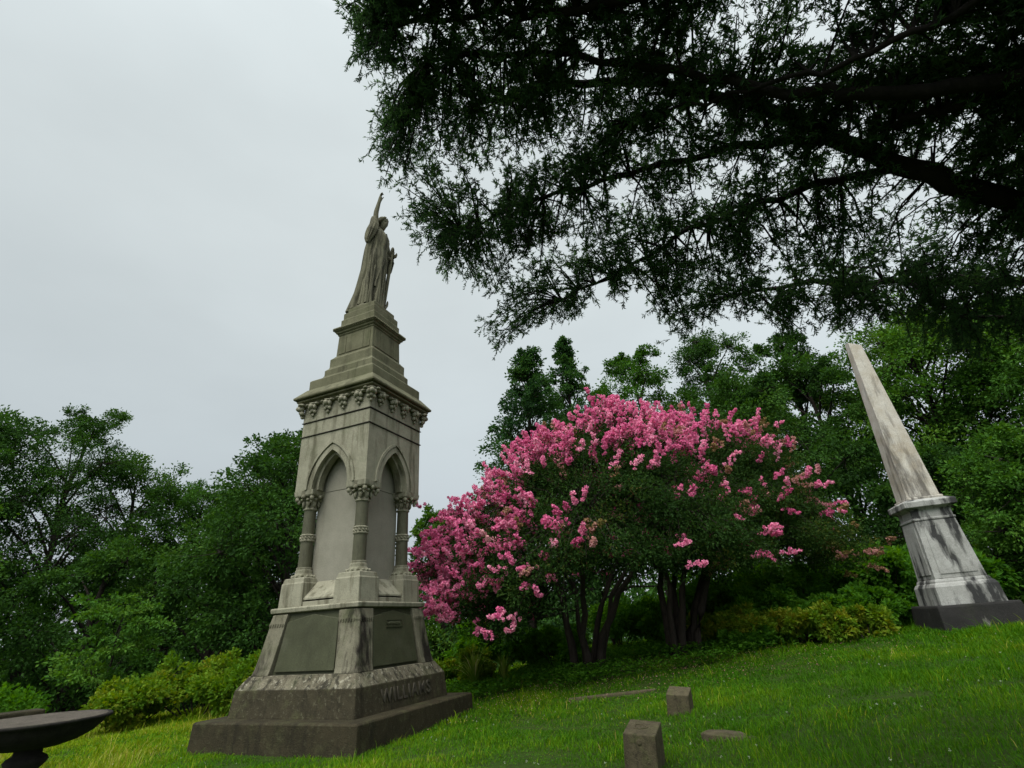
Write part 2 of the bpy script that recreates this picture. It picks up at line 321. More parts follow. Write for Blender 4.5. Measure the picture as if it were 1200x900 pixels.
def monument():
    R_ = empty('cemetery_monument', (MON[0], MON[1], -1.62), MRZ, 'tall square stepped granite monument with pointed arches and corner columns under the statue', 'monument')
    b = MB(); b.sqlathe([(1.83, -.35), (1.80, .385), (1.78, .414)]); b.build('bottom_plinth', M['base'], R_, .018)
    b = MB(); b.sqlathe([(1.425, .405), (1.385, .84)]); pl = b.build('name_plinth', M['base2'], R_, .014)
    b = MB(); b.sqlathe([(1.384, .838), (1.36, .868), (1.235, 1.05)]); b.build('weathered_slope', M['wash'], R_, .008)
    me = text_mesh('WILLIAMS', .30, .014); me.materials.append(M['letter'])
    w = bpy.data.objects.new('lettering', me); C.objects.link(w); w.parent = pl
    w.location = (1.405, .03, .635); w.rotation_euler = (math.radians(90 - 5.2), 0, math.radians(90))
    # battered die
    h0, h1, w0, w1 = 1.045, 2.09, 1.13, .985
    b = MB(); b.sqlathe([(w0, h0), (w1, h1 + .03)]); b.build('die', M['tablet'], R_, .01)
    def wat(z): return w0 + (w1 - w0) * (z - h0) / (h1 - h0)
    # corner pilasters flare outward at the foot
    for k in range(4):
        b = MB()
        prof = [(h0 + .002, .115), (h0 + .1, .095), (h0 + .5, .08), (h1 - .24, .075), (h1 - .2, .085), (h1 - .02, .075)]
        v = []; f = []
        for z, o_ in prof:
            w_ = wat(z); wd = .36
            v += [(-w_ - o_, -w_ - o_ + .06, z), (-w_ - o_ + .06, -w_ - o_, z), (-w_ + wd, -w_ - o_, z), (-w_ + wd, -w_ + .05, z), (-w_ + .05, -w_ + wd, z), (-w_ - o_, -w_ + wd, z)]
        for i in range(len(prof) - 1):
            for j in range(6): f.append((6*i + j, 6*i + (j+1) % 6, 6*(i+1) + (j+1) % 6, 6*(i+1) + j))
        f += [(5, 4, 3, 2, 1, 0), tuple(6*(len(prof)-1) + j for j in range(6))]
        b.add(rotz(v, k), f); p = b.build('corner_pilaster', M['pilaster'], R_, .012)
        # small pointed dentils under the band
        for side in (0, 1):
            d = MB()
            for i in range(6):
                z = h1 - .25; w_ = wat(z) + .077; c = -w_ + .06 + i * .062
                q = [(c, -w_ - .012, z + .07), (c + .05, -w_ - .012, z + .07), (c + .025, -w_ - .012, z), (c, -w_ + .01, z + .07), (c + .05, -w_ + .01, z + .07), (c + .025, -w_ + .01, z)]
                q = np.array(q)
                if side: q = np.stack([q[:, 1], q[:, 0], q[:, 2]], -1)
                d.add(rotz(q, k), [(0, 1, 2), (3, 5, 4), (0, 3, 4, 1), (1, 4, 5, 2), (2, 5, 3, 0)])
            d.build('dentil_band', M['pilaster'], p)
        # gabled inscription tablet standing proud between the pilasters
        b = MB(); pts = [(-.70, h0 + .05), (.70, h0 + .05), (.62, h1 - .16), (0, h1 - .05), (-.62, h1 - .16)]
        fr = [(x, -wat(z) - .05, z) for x, z in pts]; bk = [(x, -wat(z) + .03, z) for x, z in pts]
        b.add(rotz(fr + bk, k), [(0, 1, 2, 3, 4)] + [(i, i + 5, (i + 1) % 5 + 5, (i + 1) % 5) for i in range(5)])
        tb = b.build('inscription_tablet', M['tablet'], R_, .012)
        if k == 1:                                  # small sunk name plate with a worn relief
            g = MB(); z0, z1 = h1 - .36, h1 - .22
            for (x0, x1, a0, a1) in ((-.26, .26, z1 - .02, z1), (-.26, .26, z0, z0 + .015), (-.26, -.24, z0 + .015, z1 - .02), (.24, .26, z0 + .015, z1 - .02)):
                y = -wat((a0 + a1)/2) - .05
                v = np.array([(x0, y - .018, a0), (x1, y - .018, a0), (x1, y + .02, a0), (x0, y + .02, a0), (x0, y - .018, a1), (x1, y - .018, a1), (x1, y + .02, a1), (x0, y + .02, a1)])
                g.hexa(rotz(v, k))
            rg = random.Random(4)
            for i in range(9):
                xx = -.2 + i * .048; zz = (z0 + z1)/2; y = -wat(zz) - .05
                g.ell(rotz(np.array([[xx, y, zz]]), k)[0], (.022, .02, .035 + .012 * rg.random()), 8, 5)
            g.build('name_plate', M['tablet'], tb)
    b = MB(); b.sqlathe([(1.02, 2.085), (1.075, 2.10), (1.085, 2.165), (1.07, 2.187), (.99, 2.195)]); b.build('ledge', M['buff'], R_, .008)
    b = MB(); b.sqlathe([(.965, 2.19), (.965, 2.275)]); b.build('curb', M['buff'], R_, .008)
    # pier blocks, columns
    for k in range(4):
        cx, cy = rotz(np.array([[-.69, -.69, 0]]), k)[0][:2]
        b = MB(); b.sqlathe([(.302, 2.19), (.29, 2.62), (.275, 2.647), (.262, 2.72), (.245, 2.735)], cx, cy); b.build('pier_block', M['buff'], R_, .01)
        col_ = empty('column', (0, 0, 0)); col_.parent = R_
        # the column Empty carries its pieces
        cx2, cy2 = rotz(np.array([[-.70, -.70, 0]]), k)[0][:2]; col_.location = (cx2, cy2, 2.73)
        b = MB(); b.lathe([(.235, 0), (.235, .03), (.2, .055), (.175, .085), (.165, .12), (.17, .15), (.155, .165), (.15, .185), (.158, .2), (.15, .215)])
        for i in range(14): a = 2*math.pi*i/14; b.ell((.215*math.cos(a), .215*math.sin(a), .035), (.036, .036, .03), 7, 5)
        b.build('column_base', M['buff'], col_)
        b = MB(); b.lathe([(.134, .2), (.124, 1.40)], n=32); b.build('column_shaft', M['shaft'], col_)
        b = MB(); b.lathe([(.128, .72), (.15, .735), (.15, .755), (.138, .765), (.138, .835), (.15, .845), (.15, .865), (.128, .88)])
        for i in range(12):
            a = 2*math.pi*i/12; b.ell((.143*math.cos(a), .143*math.sin(a), .80), (.022, .022, .042), 6, 4, Matrix.Rotation(.7, 3, Vector((math.cos(a), math.sin(a), 0))))
        b.build('shaft_ring', M['buff'], col_)
        b = MB(); b.lathe([(.125, 1.37), (.148, 1.385), (.148, 1.405), (.13, 1.42), (.13, 1.5), (.15, 1.58), (.19, 1.64), (.2, 1.66)])
        b.sqlathe([(.235, 1.655), (.25, 1.68), (.262, 1.775), (.24, 1.778)])
        for i in range(8):                          # curled leaves and corner volutes
            a = 2*math.pi*(i + .5)/8; rr = Matrix.Rotation(a, 3, 'Z')
            b.ell((.165*math.cos(a), .165*math.sin(a), 1.52), (.03, .045, .085), 8, 6, rr)
            b.ell((.2*math.cos(a), .2*math.sin(a), 1.59), (.035, .045, .03), 8, 5, rr)
        for i in range(4):
            a = 2*math.pi*(i + .5)/4; rr = Matrix.Rotation(a, 3, 'Z')
            b.ell((.285*math.cos(a), .285*math.sin(a), 1.61), (.05, .05, .055), 10, 6, rr)
            b.ell((.25*math.cos(a), .25*math.sin(a), 1.56), (.04, .035, .06), 8, 5, rr)
            a = 2*math.pi*i/4; b.ell((.24*math.cos(a), .24*math.sin(a), 1.645), (.045, .05, .05), 9, 6, Matrix.Rotation(a, 3, 'Z'))
        b.build('capital', M['buff'], col_)
    # panel core with sloping sills and a joint at the springing
    b = MB(); b.sqlathe([(.60, 2.2), (.60, 4.475), (.588, 4.478), (.588, 4.492), (.60, 4.495), (.60, 5.7)]); b.build('panel_core', M['panel'], R_)
    for k in range(4):
        v = [(-.395, -.955, 2.30), (.395, -.955, 2.30), (.395, -.60, 2.62), (-.395, -.60, 2.62), (-.395, -.955, 2.335), (.395, -.955, 2.335), (.395, -.603, 2.66), (-.395, -.603, 2.66)]
        b = MB(); b.hexa(rotz(v, k)); b.build('sloping_sill', M['buff'], R_, .006)
    # arcade block: four walls with pointed openings
    hw, rise, zs, zt, W_ = .475, .80, 4.506, 5.728, .95
    cc = (rise**2 - hw**2) / (2*hw)
    def arch(off, n=12):
        r = hw + cc + off; pts = []
        ap = math.acos(cc / r)
        for i in range(n + 1): a = ap * i / n; pts.append((-cc + r*math.cos(a), r*math.sin(a)))
        return pts + [(-x, z) for x, z in pts[-2::-1]]
    b = MB()
    for k in range(4):
        half = W_ if k % 2 == 0 else W_ - .335
        A = [(x, zs + z) for x, z in arch(0)]          # right springing -> apex -> left springing
        v = []; f = []
        n = len(A); mid = n // 2
        for y in (-W_, -W_ + .335):
            v += [(x, y, z) for x, z in A] + [(half, y, zs), (half, y, zt), (0, y, zt), (-half, y, zt), (-half, y, zs)]
        tot = n + 5
        fr = [tuple([n] + [n + 1, n + 2] + list(range(mid, -1, -1))), tuple([n + 2, n + 3, n + 4] + list(range(n - 1, mid - 1, -1)))]
        f += fr + [tuple(q + tot for q in g[::-1]) for g in fr]
        f += [(i + 1, i, i + tot, i + 1 + tot) for i in range(n - 1)]
        f += [(0, n, n + tot, tot), (n + 4, n - 1, n - 1 + tot, n + 4 + tot), (n, n + 1, n + 1 + tot, n + tot), (n + 1, n + 2, n + 2 + tot, n + 1 + tot), (n + 2, n + 3, n + 3 + tot, n + 2 + tot), (n + 3, n + 4, n + 4 + tot, n + 3 + tot)]
        b.add(rotz(v, k), f)
    b.build('arcade', M['buff'], R_)
    for k in range(4):
        for nm, o0, o1, y0, y1 in (('hood_mould', .135, .19, -W_ - .035, -W_ + .05), ('inner_moulding', -.07, .0, -W_ + .10, -W_ + .25), ('arch_moulding', -.002, .10, -W_ - .012, -W_ + .04)):
            a0 = [(x, zs + z) for x, z in arch(o0)]; a1 = [(x, zs + z) for x, z in arch(o1)]; n = len(a0); v = []
            for y in (y0, y1):
                v += [(x, y, z) for x, z in a0] + [(x, y, z) for x, z in a1]
            f = []
            for i in range(n - 1):
                f += [(i, i + 1, n + i + 1, n + i)[::-1], (2*n + i, 2*n + i + 1, 3*n + i + 1, 3*n + i), (i, i + 1, 2*n + i + 1, 2*n + i), (n + i + 1, n + i, 3*n + i, 3*n + i + 1)]
            f += [(0, n, 3*n, 2*n), (n - 1, 3*n - 1, 4*n - 1, 2*n - 1)]
            b = MB(); b.add(rotz(v, k), f); b.build(nm, M['buff'], R_)
    b = MB(); b.sqlathe([(.88, 5.72), (.88, 5.76), (.952, 5.762), (.952, 6.065), (.90, 6.068), (.90, 6.10), (.955, 6.102), (.955, 6.50)]); b.build('frieze', M['buff'], R_, .004)
    for za in (5.728, 6.07):
        b = MB(); b.sqlathe([(.93, za), (.975, za + .012), (.975, za + .027), (.93, za + .036)]); b.build('string_course', M['dark_string'], R_)  # thin string in a darker stone colour than the frieze
    # cornice and foliate corbels
    b = MB(); b.sqlathe([(.955, 6.47), (1.0, 6.50), (1.03, 6.56), (1.09, 6.585), (1.10, 6.615), (1.075, 6.62), (1.075, 6.638), (1.135, 6.642), (1.155, 6.66), (1.155, 6.70), (1.14, 6.712), (.96, 6.93), (.94, 6.935)]); b.build('cornice', M['olive'], R_, .008)
    cb = MB()
    cb.ell((0, -.02, 6.50), (.085, .09, .035), 10, 5)
    cb.ell((0, -.075, 6.44), (.05, .05, .06), 8, 6)
    for sx in (-1, 1):
        cb.ell((sx*.055, -.045, 6.43), (.035, .045, .06), 8, 5); cb.ell((sx*.045, -.03, 6.33), (.032, .035, .045), 8, 5)
        cb.ell((sx*.10, -.05, 6.49), (.04, .05, .03), 8, 5)
    cb.ell((0, -.04, 6.36), (.035, .04, .055), 8, 5); cb.ell((0, -.02, 6.26), (.028, .03, .04), 8, 5)
    cme = cb.mesh('corbel'); cme.materials.append(M['buff'])
    for k in range(4):
        for x in (-.66, -.22, .22, .66):
            o = bpy.data.objects.new('corbel', cme); C.objects.link(o); o.parent = R_
            o.rotation_euler = (0, 0, k*math.pi/2); p = rotz(np.array([[x, -.955, 0]]), k)[0]; o.location = p; o.scale = (1.3, 1.35, 1.1); o.location.z = -.65
        o = bpy.data.objects.new('corbel', cme); C.objects.link(o); o.parent = R_
        o.rotation_euler = (0, 0, k*math.pi/2 - math.pi/4); p = rotz(np.array([[-.955, -.955, 0]]), k)[0]; o.location = p; o.scale = (1.35, 1.6, 1.1); o.location.z = -.64
    # attic steps
    b = MB(); b.sqlathe([(.93, 6.90), (.93, 7.17), (.90, 7.20), (.80, 7.24), (.735, 7.32), (.72, 7.36)]); b.build('attic_step', M['olive'], R_, .01)
    b = MB(); b.sqlathe([(.715, 7.355), (.715, 7.50), (.66, 7.56), (.645, 7.60), (.645, 7.82), (.60, 7.87), (.565, 7.92)]); b.build('attic_step', M['olive'], R_, .01)
    b = MB(); b.sqlathe([(.552, 7.915), (.535, 8.50), (.56, 8.53), (.56, 8.56)]); b.build('attic_die', M['olive'], R_, .006)
    for k in range(4):                              # proud stone slabs of the attic die
        for x0, x1 in ((-.47, -.27), (-.262, .262), (.27, .47)):
            v = [(x0, -.565, 7.96), (x1, -.565, 7.96), (x1, -.50, 7.96), (x0, -.50, 7.96), (x0, -.555, 8.47), (x1, -.555, 8.47), (x1, -.50, 8.47), (x0, -.50, 8.47)]
            b = MB(); b.hexa(rotz(v, k)); b.build('facing_slab', M['olive'], R_, .008)
    b = MB(); b.sqlathe([(.565, 8.555), (.60, 8.585), (.60, 8.61), (.64, 8.64), (.65, 8.72), (.62, 8.74), (.53, 8.765)]); uc = b.build('upper_cornice', M['olive'], R_, .006)
    b = MB()
    for k in range(4):
        for i in range(22):
            x = -.62 + i * .059; p = rotz(np.array([[x, -.648, 8.68]]), k)[0]
            b.ell(p, (.03, .03, .036), 6, 4)
    b.build('cable_moulding', M['olive'], uc)
    b = MB(); b.sqlathe([(.525, 8.76), (.525, 8.98), (.50, 9.01), (.49, 9.02), (.49, 9.20), (.46, 9.225)]); b.build('statue_block', M['olive'], R_, .012)
    b = MB(); b.sqlathe([(.42, 9.22), (.42, 9.37), (.40, 9.39)]); b.build('statue_block', M['olive'], R_, .012)
monument()

# ---------------------------------------------------------------- the statue
def statue():
    S = empty('statue', (MON[0], MON[1], -1.62 + 9.385), MRZ + math.radians(8), 'stone statue of a robed woman raising one arm, standing on top of the tall monument', 'statue'); S.scale = (1.54, 1.54, 1.87); S.rotation_euler[1] = math.radians(2.2)
    J = {}; ed = []; V = []; Rr = []
    def v(n, p, r, par=None):
        J[n] = len(V); V.append(p); Rr.append(r)
        if par: ed.append((J[par], J[n]))
    v('pelvis', (0, 0, .93), .13); v('waist', (0, 0, 1.10), .11, 'pelvis'); v('chest', (.015, 0, 1.28), .135, 'waist'); v('top', (0, 0, 1.41), .10, 'chest')
    v('neck', (.015, 0, 1.485), .048, 'top'); v('jaw', (.045, 0, 1.545), .062, 'neck'); v('brow', (.045, 0, 1.625), .082, 'jaw'); v('crown', (.03, 0, 1.70), .062, 'brow')
    v('hr', (0, -.09, .88), .10, 'pelvis'); v('kr', (.05, -.10, .48), .065, 'hr'); v('ar', (.02, -.10, .09), .045, 'kr'); v('fr', (.14, -.12, .035), .04, 'ar')
    v('hl', (0, .09, .88), .10, 'pelvis'); v('kl', (.01, .10, .48), .065, 'hl'); v('al', (-.02, .11, .09), .045, 'kl'); v('fl', (.10, .13, .035), .04, 'al')
    v('sr', (-.005, -.165, 1.43), .062, 'top'); v('er', (.0, -.21, 1.69), .048, 'sr'); v('wr', (.04, -.20, 1.93), .032, 'er'); v('pr', (.05, -.20, 1.99), .032, 'wr')
    for i, (dy, ln) in enumerate(((-.024, .075), (-.008, .085), (.008, .08))):
        v('r%da' % i, (.06, -.20 + dy, 2.03), .010, 'pr'); v('r%db' % i, (.085, -.20 + dy*1.2, 2.03 + ln*.4), .009, 'r%da' % i); v('r%dc' % i, (.11, -.20 + dy*1.2, 2.025 + ln*.3), .008, 'r%db' % i)
    v('ria', (.05, -.175, 2.035), .010, 'pr'); v('rib', (.058, -.172, 2.085), .009, 'ria'); v('ric', (.062, -.17, 2.125), .008, 'rib')
    v('rta', (.075, -.17, 1.99), .011, 'pr'); v('rtb', (.10, -.165, 2.02), .009, 'rta')
    v('sl', (-.005, .165, 1.40), .062, 'top'); v('el', (.01, .25, 1.14), .046, 'sl'); v('wl', (.135, .25, 1.09), .03, 'el'); v('pl', (.18, .235, 1.10), .033, 'wl')
    for i, (dz, dx) in enumerate(((.03, .0), (.01, .006), (-.01, .004), (-.03, -.004))):
        v('l%da' % i, (.215 + dx, .25, 1.105 + dz), .010, 'pl'); v('l%db' % i, (.25 + dx, .235, 1.10 + dz), .009, 'l%da' % i); v('l%dc' % i, (.25 + dx, .205, 1.097 + dz), .008, 'l%db' % i)
    v('lta', (.195, .205, 1.13), .011, 'pl'); v('ltb', (.225, .193, 1.14), .009, 'lta')
    me = bpy.data.meshes.new('body'); me.from_pydata(V, ed, []); o = bpy.data.objects.new('body', me); C.objects.link(o)
    m = o.modifiers.new('skin', 'SKIN'); m.use_smooth_shade = True
    for i, sv in enumerate(me.skin_vertices[0].data): sv.radius = (Rr[i], Rr[i]); sv.use_root = (i == 0)
    o.modifiers.new('sub', 'SUBSURF').levels = 2
    bpy.context.view_layer.update()
    bm_ = bpy.data.meshes.new_from_object(o.evaluated_get(bpy.context.evaluated_depsgraph_get())); bpy.data.objects.remove(o)
    co = np.empty(len(bm_.vertices) * 3); bm_.vertices.foreach_get('co', co); co = co.reshape(-1, 3)
    hd = (co[:, 2] > 1.51) & (np.abs(co[:, 1]) < .115)       # shape the face
    hc = np.array([.04, 0, 1.61])
    def push(c, r, d):
        w = np.exp(-((co - np.array(c))**2).sum(1) / (r*r)) * hd; co[:] += w[:, None] * np.array(d)
    push((.125, 0, 1.60), .024, (.05, 0, -.006)); push((.12, 0, 1.54), .03, (.022, 0, -.012)); push((.12, 0, 1.655), .04, (.012, 0, 0)); push((.115, 0, 1.572), .014, (.010, 0, 0))
    for sy in (-1, 1): push((.115, sy*.034, 1.625), .021, (-.034, 0, 0)); push((.10, sy*.05, 1.59), .025, (.006, sy*.003, 0)); push((.04, sy*.082, 1.605), .02, (0, sy*.016, 0))
    bm_.vertices.foreach_set('co', co.ravel()); bm_.update()
    for p in bm_.polygons: p.use_smooth = True
    o = bpy.data.objects.new('figure', bm_); C.objects.link(o); o.parent = S; bm_.materials.append(M['statue'])
    # robe: folded loft with a train behind
    def loft(name, secs, amp, par=S, n=96, mat='statue', seed=1, ks=(7, 11, 17)):
        rg = np.random.default_rng(seed); ph = rg.uniform(0, 6.28, len(ks)); v = []; th = np.arange(n) * 2*math.pi/n
        secs = np.array(secs, float); tt = np.linspace(0, len(secs) - 1, (len(secs) - 1) * 4 + 1)
        secs = np.stack([np.interp(tt, np.arange(len(secs)), secs[:, i]) for i in range(secs.shape[1])], 1)
        for i, (x, y, z, rx, ry, a) in enumerate(secs):
            fo = 1 + amp * a * sum(np.sin(k*th + p + .5*math.sin(2.1*z*3 + k)) / (1 + .3*j) for j, (k, p) in enumerate(zip(ks, ph)))
            v.append(np.stack([x + rx*np.cos(th)*fo, y + ry*np.sin(th)*fo, np.full(n, z)], 1))
        k = len(secs); f = [(n*i + j, n*i + (j+1) % n, n*(i+1) + (j+1) % n, n*(i+1) + j) for i in range(k-1) for j in range(n)]
        b = MB(); b.add(np.concatenate(v), np.array(f), smooth=True)
        b.add(v[-1], [tuple(range(n))]); b.add(v[0], [tuple(range(n))[::-1]])
        return b.build(name, M[mat], par)
    loft('robe', [(-.06, 0, .0, .235, .215, 1), (-.05, 0, .12, .215, .205, 1), (-.035, 0, .42, .19, .195, .9), (-.015, 0, .72, .17, .185, .75), (0, 0, .92, .165, .19, .55), (.005, 0, 1.08, .14, .165, .5), (.02, 0, 1.2, .15, .178, .45), (.022, 0, 1.30, .152, .19, .35), (.01, 0, 1.38, .125, .195, .25), (.005, 0, 1.43, .085, .14, .1), (.008, 0, 1.46, .06, .065, 0)], .085, ks=(5, 9, 15))
    loft('mantle', [(-.25, -.02, .0, .20, .20, 1), (-.17, -.02, .3, .165, .195, 1), (-.11, -.02, .7, .135, .19, .9), (-.085, -.03, 1.05, .12, .20, .8), (-.06, -.02, 1.3, .11, .20, .6), (-.035, 0, 1.42, .08, .17, .3), (-.02, 0, 1.455, .05, .07, 0)], .075, seed=5, ks=(6, 9, 14))
    # sleeve hanging from the raised arm, sleeve of the lowered arm
    loft('sleeve', [(-.09, -.245, 1.12, .03, .025, 1), (-.08, -.24, 1.18, .06, .05, 1), (-.055, -.23, 1.27, .085, .065, 1), (-.03, -.215, 1.36, .095, .085, .7), (-.012, -.20, 1.46, .085, .075, .5), (-.02, -.205, 1.56, .065, .06, .4), (-.022, -.208, 1.60, .052, .05, .2)], .11, seed=3, ks=(5, 8, 12))
    loft('sleeve', [(.09, .27, .82, .05, .03, 1), (.08, .265, .95, .085, .045, 1), (.06, .255, 1.08, .10, .06, 1), (.03, .235, 1.2, .075, .07, .6), (.005, .20, 1.33, .07, .07, .4), (-.005, .17, 1.42, .06, .06, .2)], .1, seed=8, ks=(5, 8, 12))
    # long falling ridges of the cloak
    b = MB(); rg = np.random.default_rng(12)
    for a0, a1, z0_, z1_, r in ((-1.35, -1.7, .05, 1.02, .028), (-.95, -1.15, .04, .95, .024), (-.55, -.35, .03, .88, .026), (-.2, .35, .05, 1.05, .02), (.15, .8, .06, 1.13, .022), (.55, 1.1, .04, .8, .022), (1.0, 1.5, .05, 1.0, .024), (-1.9, -2.2, .04, 1.0, .028), (-.75, .5, .35, 1.22, .016)):
        zz = np.linspace(z0_, z1_, 12); t = np.linspace(0, 1, 12); a = a0 + (a1 - a0)*t**1.4 + .05*np.sin(6*t + a0*3)
        k = np.interp(zz, [0, .12, .42, .72, .92, 1.08, 1.2], [.24, .22, .195, .174, .168, .15, .158]); ky = np.interp(zz, [0, .12, .42, .72, .92, 1.08, 1.2], [.22, .21, .2, .189, .191, .17, .18]); cx = np.interp(zz, [0, .42, .9], [-.06, -.035, 0])
        b.tube(np.stack([cx + k*np.cos(a), ky*np.sin(a), zz], 1), r*(1.25 - t)*np.where(t > .97, .3, 1), 8)
    b.build('cloak_folds', M['statue'], S)
    # hair: parted, covering the ears, gathered in a knot behind
    b = MB(); b.ell((.018, 0, 1.655), (.098, .094, .085), 20, 12); b.ell((-.075, 0, 1.60), (.05, .055, .055), 12, 8)
    for sy in (-1, 1):
        b.tube([(.10, sy*.015, 1.712), (.095, sy*.055, 1.685), (.06, sy*.088, 1.64), (.01, sy*.092, 1.595), (-.05, sy*.06, 1.58)], [.012, .022, .025, .026, .02], 8)
    b.build('hair', M['statue'], S)
    # anchor at her left side
    A = empty('anchor', (.08, .205, .06)); A.parent = S; A.scale = (.8, .55, .97); A.rotation_euler = (0, math.radians(4.5), 0)
    b = MB(); b.tube([(0, 0, .06), (0, 0, .6), (0, 0, 1.10)], [.05, .045, .04], 10); b.build('anchor_shank', M['statue'], A)
    b = MB(); b.tube([(-.012, -.14, .97), (0, 0, .985), (.012, .14, .97)], [.022, .03, .022], 10)
    for sy in (-1, 1): b.ell((0, sy*.145, .97), (.032, .032, .032), 10, 6)
    b.build('anchor_stock', M['statue'], A)
    b = MB(); b.tube([(.0, .055*math.cos(a), 1.155 + .055*math.sin(a)) for a in np.linspace(-math.pi/2, 1.5*math.pi, 17)], .026, 8); b.build('anchor_ring', M['statue'], A)
    b = MB(); b.tube([(.03, .11*math.sin(a), .22 - .12*math.cos(a)) for a in np.linspace(-1.35, 1.35, 13)], .018 + .016*np.cos(np.linspace(-1.35, 1.35, 13)), 8)
    for sy in (-1, 1): b.ell((.03, sy*.125, .20), (.02, .05, .06), 8, 6)
    b.build('anchor_arms', M['statue'], A)
    b = MB(); b.lathe([(.25, 0.0), (.255, .015), (.245, .03), (.2, .035)], -.03, 0, 24, flute=lambda a, z: .03*math.sin(5*a)); b.build('footing', M['statue'], S)
statue()

# ---------------------------------------------------------------- the obelisk
def obelisk():
    x, y = 10.16, 13.29
    O = empty('obelisk', (x, y, -.703), math.radians(-15.4), 'streaked white marble obelisk on a blackened stepped pedestal', 'obelisk')
    # local frame: -Y is the broad lit face, -X the narrow side face
    b = MB(); b.sqlathe([(.87, -.5), (.83, .02), (.80, .50), (.785, .545)]); b.build('base_block', M['black'], O, .015)
    b = MB(); b.sqlathe([(.64, .54), (.62, .93), (.60, .97), (.585, 1.0), (.555, 1.01), (.55, 1.05), (.53, 1.09), (.515, 1.10)]); b.build('plinth', M['marble2'], O, .012)
    b = MB(); b.sqlathe([(.515, 1.10), (.43, 2.42)]); b.build('die', M['marble2'], O, .012)
    for k in range(4):
        for (xa, xb, za, zb) in ((-.40, .40, 1.2, 1.28), (-.335, .335, 2.2, 2.28)):
            pass
        w = lambda z: .515 - .085*(z - 1.1)/1.32
        b = MB(); v = []
        for (xx, z) in ((-.37, 1.2), (.37, 1.2), (.31, 2.3), (-.31, 2.3)): v.append((xx, -w(z) - .016, z))
        for (xx, z) in ((-.37, 1.2), (.37, 1.2), (.31, 2.3), (-.31, 2.3)): v.append((xx, -w(z) + .02, z))
        b.add(rotz(v, k), [(0, 1, 2, 3), (4, 5, 1, 0), (5, 6, 2, 1), (6, 7, 3, 2), (7, 4, 0, 3)]); b.build('raised_panel', M['marble2'], O, .006)
    b = MB(); b.sqlathe([(.42, 2.42), (.45, 2.43), (.45, 2.47), (.425, 2.49), (.425, 2.66), (.47, 2.70), (.54, 2.73), (.56, 2.74), (.56, 2.86), (.54, 2.885), (.44, 2.93)]); b.build('cap', M['marble2'], O, .01)
    b = MB(); b.sqlathe([(.40, 2.92), (.40, 2.985), (.362, 3.0)]); b.build('shaft_foot', M['marble'], O, .008)
    w0, w1, t0, t1 = .358, .138, 3.0, 7.42
    b = MB(); v = [(-w0, -w0, t0), (w0, -w0, t0), (w0, w0, t0), (-w0, w0, t0), (-w1 - .015, -w1, t1 + .13), (w1 + .012, -w1, t1 - .02), (w1 + .012, w1, t1 + .10), (-w1 - .015, w1, t1 + .20)]
    b.hexa(v); b.build('shaft', M['marble'], O, .012)
    O.rotation_euler = (math.radians(.2), math.radians(-1.1), math.radians(-15.4))
obelisk()

# ---------------------------------------------------------------- small grave stones, slab, kerbs, basin
def marker(x, y, rz, w, d, h, lean, label, boss):
    O = empty('grave_marker', (x, y, float(T(x, y))), rz, label, 'grave marker', 'small square grave markers in the grass')
    b = MB(); hx, hy = w/2, d/2
    v = [(-hx*1.06, -hy*1.06, -.2), (hx*1.06, -hy*1.06, -.2), (hx*1.06, hy*1.06, -.2), (-hx*1.06, hy*1.06, -.2), (-hx, -hy, h - .03), (hx, -hy, h - .03), (hx, hy, h + .03), (-hx, hy, h + .03)]
    b.hexa(v); b.build('block', M['grave'], O, .012)
    if boss:
        b = MB(); b.lathe([(.03, 0), (.03, .004), (.018, .007), (.006, .008)], n=16); o = b.build('carved_boss', M['grave'], O); o.location = (0.0, -hy*1.0 - .002, h - .10); o.rotation_euler = (math.radians(92), 0, 0)
        b = MB()
        for (xa, ya, xb, yb) in ((-.08, -.05, -.08, .05), (-.08, .05, .0, .05), (-.08, -.05, .0, -.05), (.0, -.05, .06, .0), (.06, .0, .0, .05)):
            b.tube([(xa, ya, 0), ((xa + xb)/2, (ya + yb)/2, .002), (xb, yb, 0)], .010, 6)
        o = b.build('carved_relief', M['grave'], O); o.location = (0, 0, h + .0); o.rotation_euler = (math.radians(10.5), 0, 0)
    O.rotation_euler = (lean[0], lean[1], rz)
marker(1.14, 6.62, math.radians(-24), .34, .36, .37, (math.radians(2), math.radians(4)), 'larger brown square grave marker with a carved top, at the bottom edge of the grass', True)
marker(2.22, 9.15, math.radians(-26), .33, .30, .30, (math.radians(4), math.radians(4)), 'smaller square grave marker leaning in the grass beyond the carved one', False)
b = MB(); rg = np.random.default_rng(5)
ring = [(.30*math.cos(a)*(1 + .15*math.sin(3*a)), .17*math.sin(a)*(1 + .1*math.cos(2*a))) for a in np.linspace(0, 2*math.pi, 15)[:-1]]
v = [(p[0]*1.05, p[1]*1.05, -.1) for p in ring] + [(p[0], p[1], .035 + .12*p[0] + .012*math.sin(17*p[1])) for p in ring] + [(p[0]*.75 + .02, p[1]*.7, .06 + .13*p[0] + .01*math.sin(31*p[0])) for p in ring]
b.add(v, [(14*i + j, 14*i + (j+1) % 14, 14*(i+1) + (j+1) % 14, 14*(i+1) + j) for i in range(2) for j in range(14)] + [tuple(28 + j for j in range(14))])
o = b.build('sunken_stone', M['grave'], None, .01); o.location = (2.28, 7.25, float(T(2.28, 7.25))); o.rotation_euler = (0, .1, math.radians(150))
tag(o, 'flat mossy stone half sunk in the grass right of the carved marker', 'stone')
b = MB(); b.box(-.85, .85, -.08, .08, -.2, .055); o = b.build('grave_kerb', M['grave'], None, .02); o.location = (1.55, 11.6, float(T(1.55, 11.6))); o.rotation_euler = (0, math.radians(-3), math.radians(-5))
tag(o, 'low dark stone kerb lying in the grass before the pink tree', 'kerb')

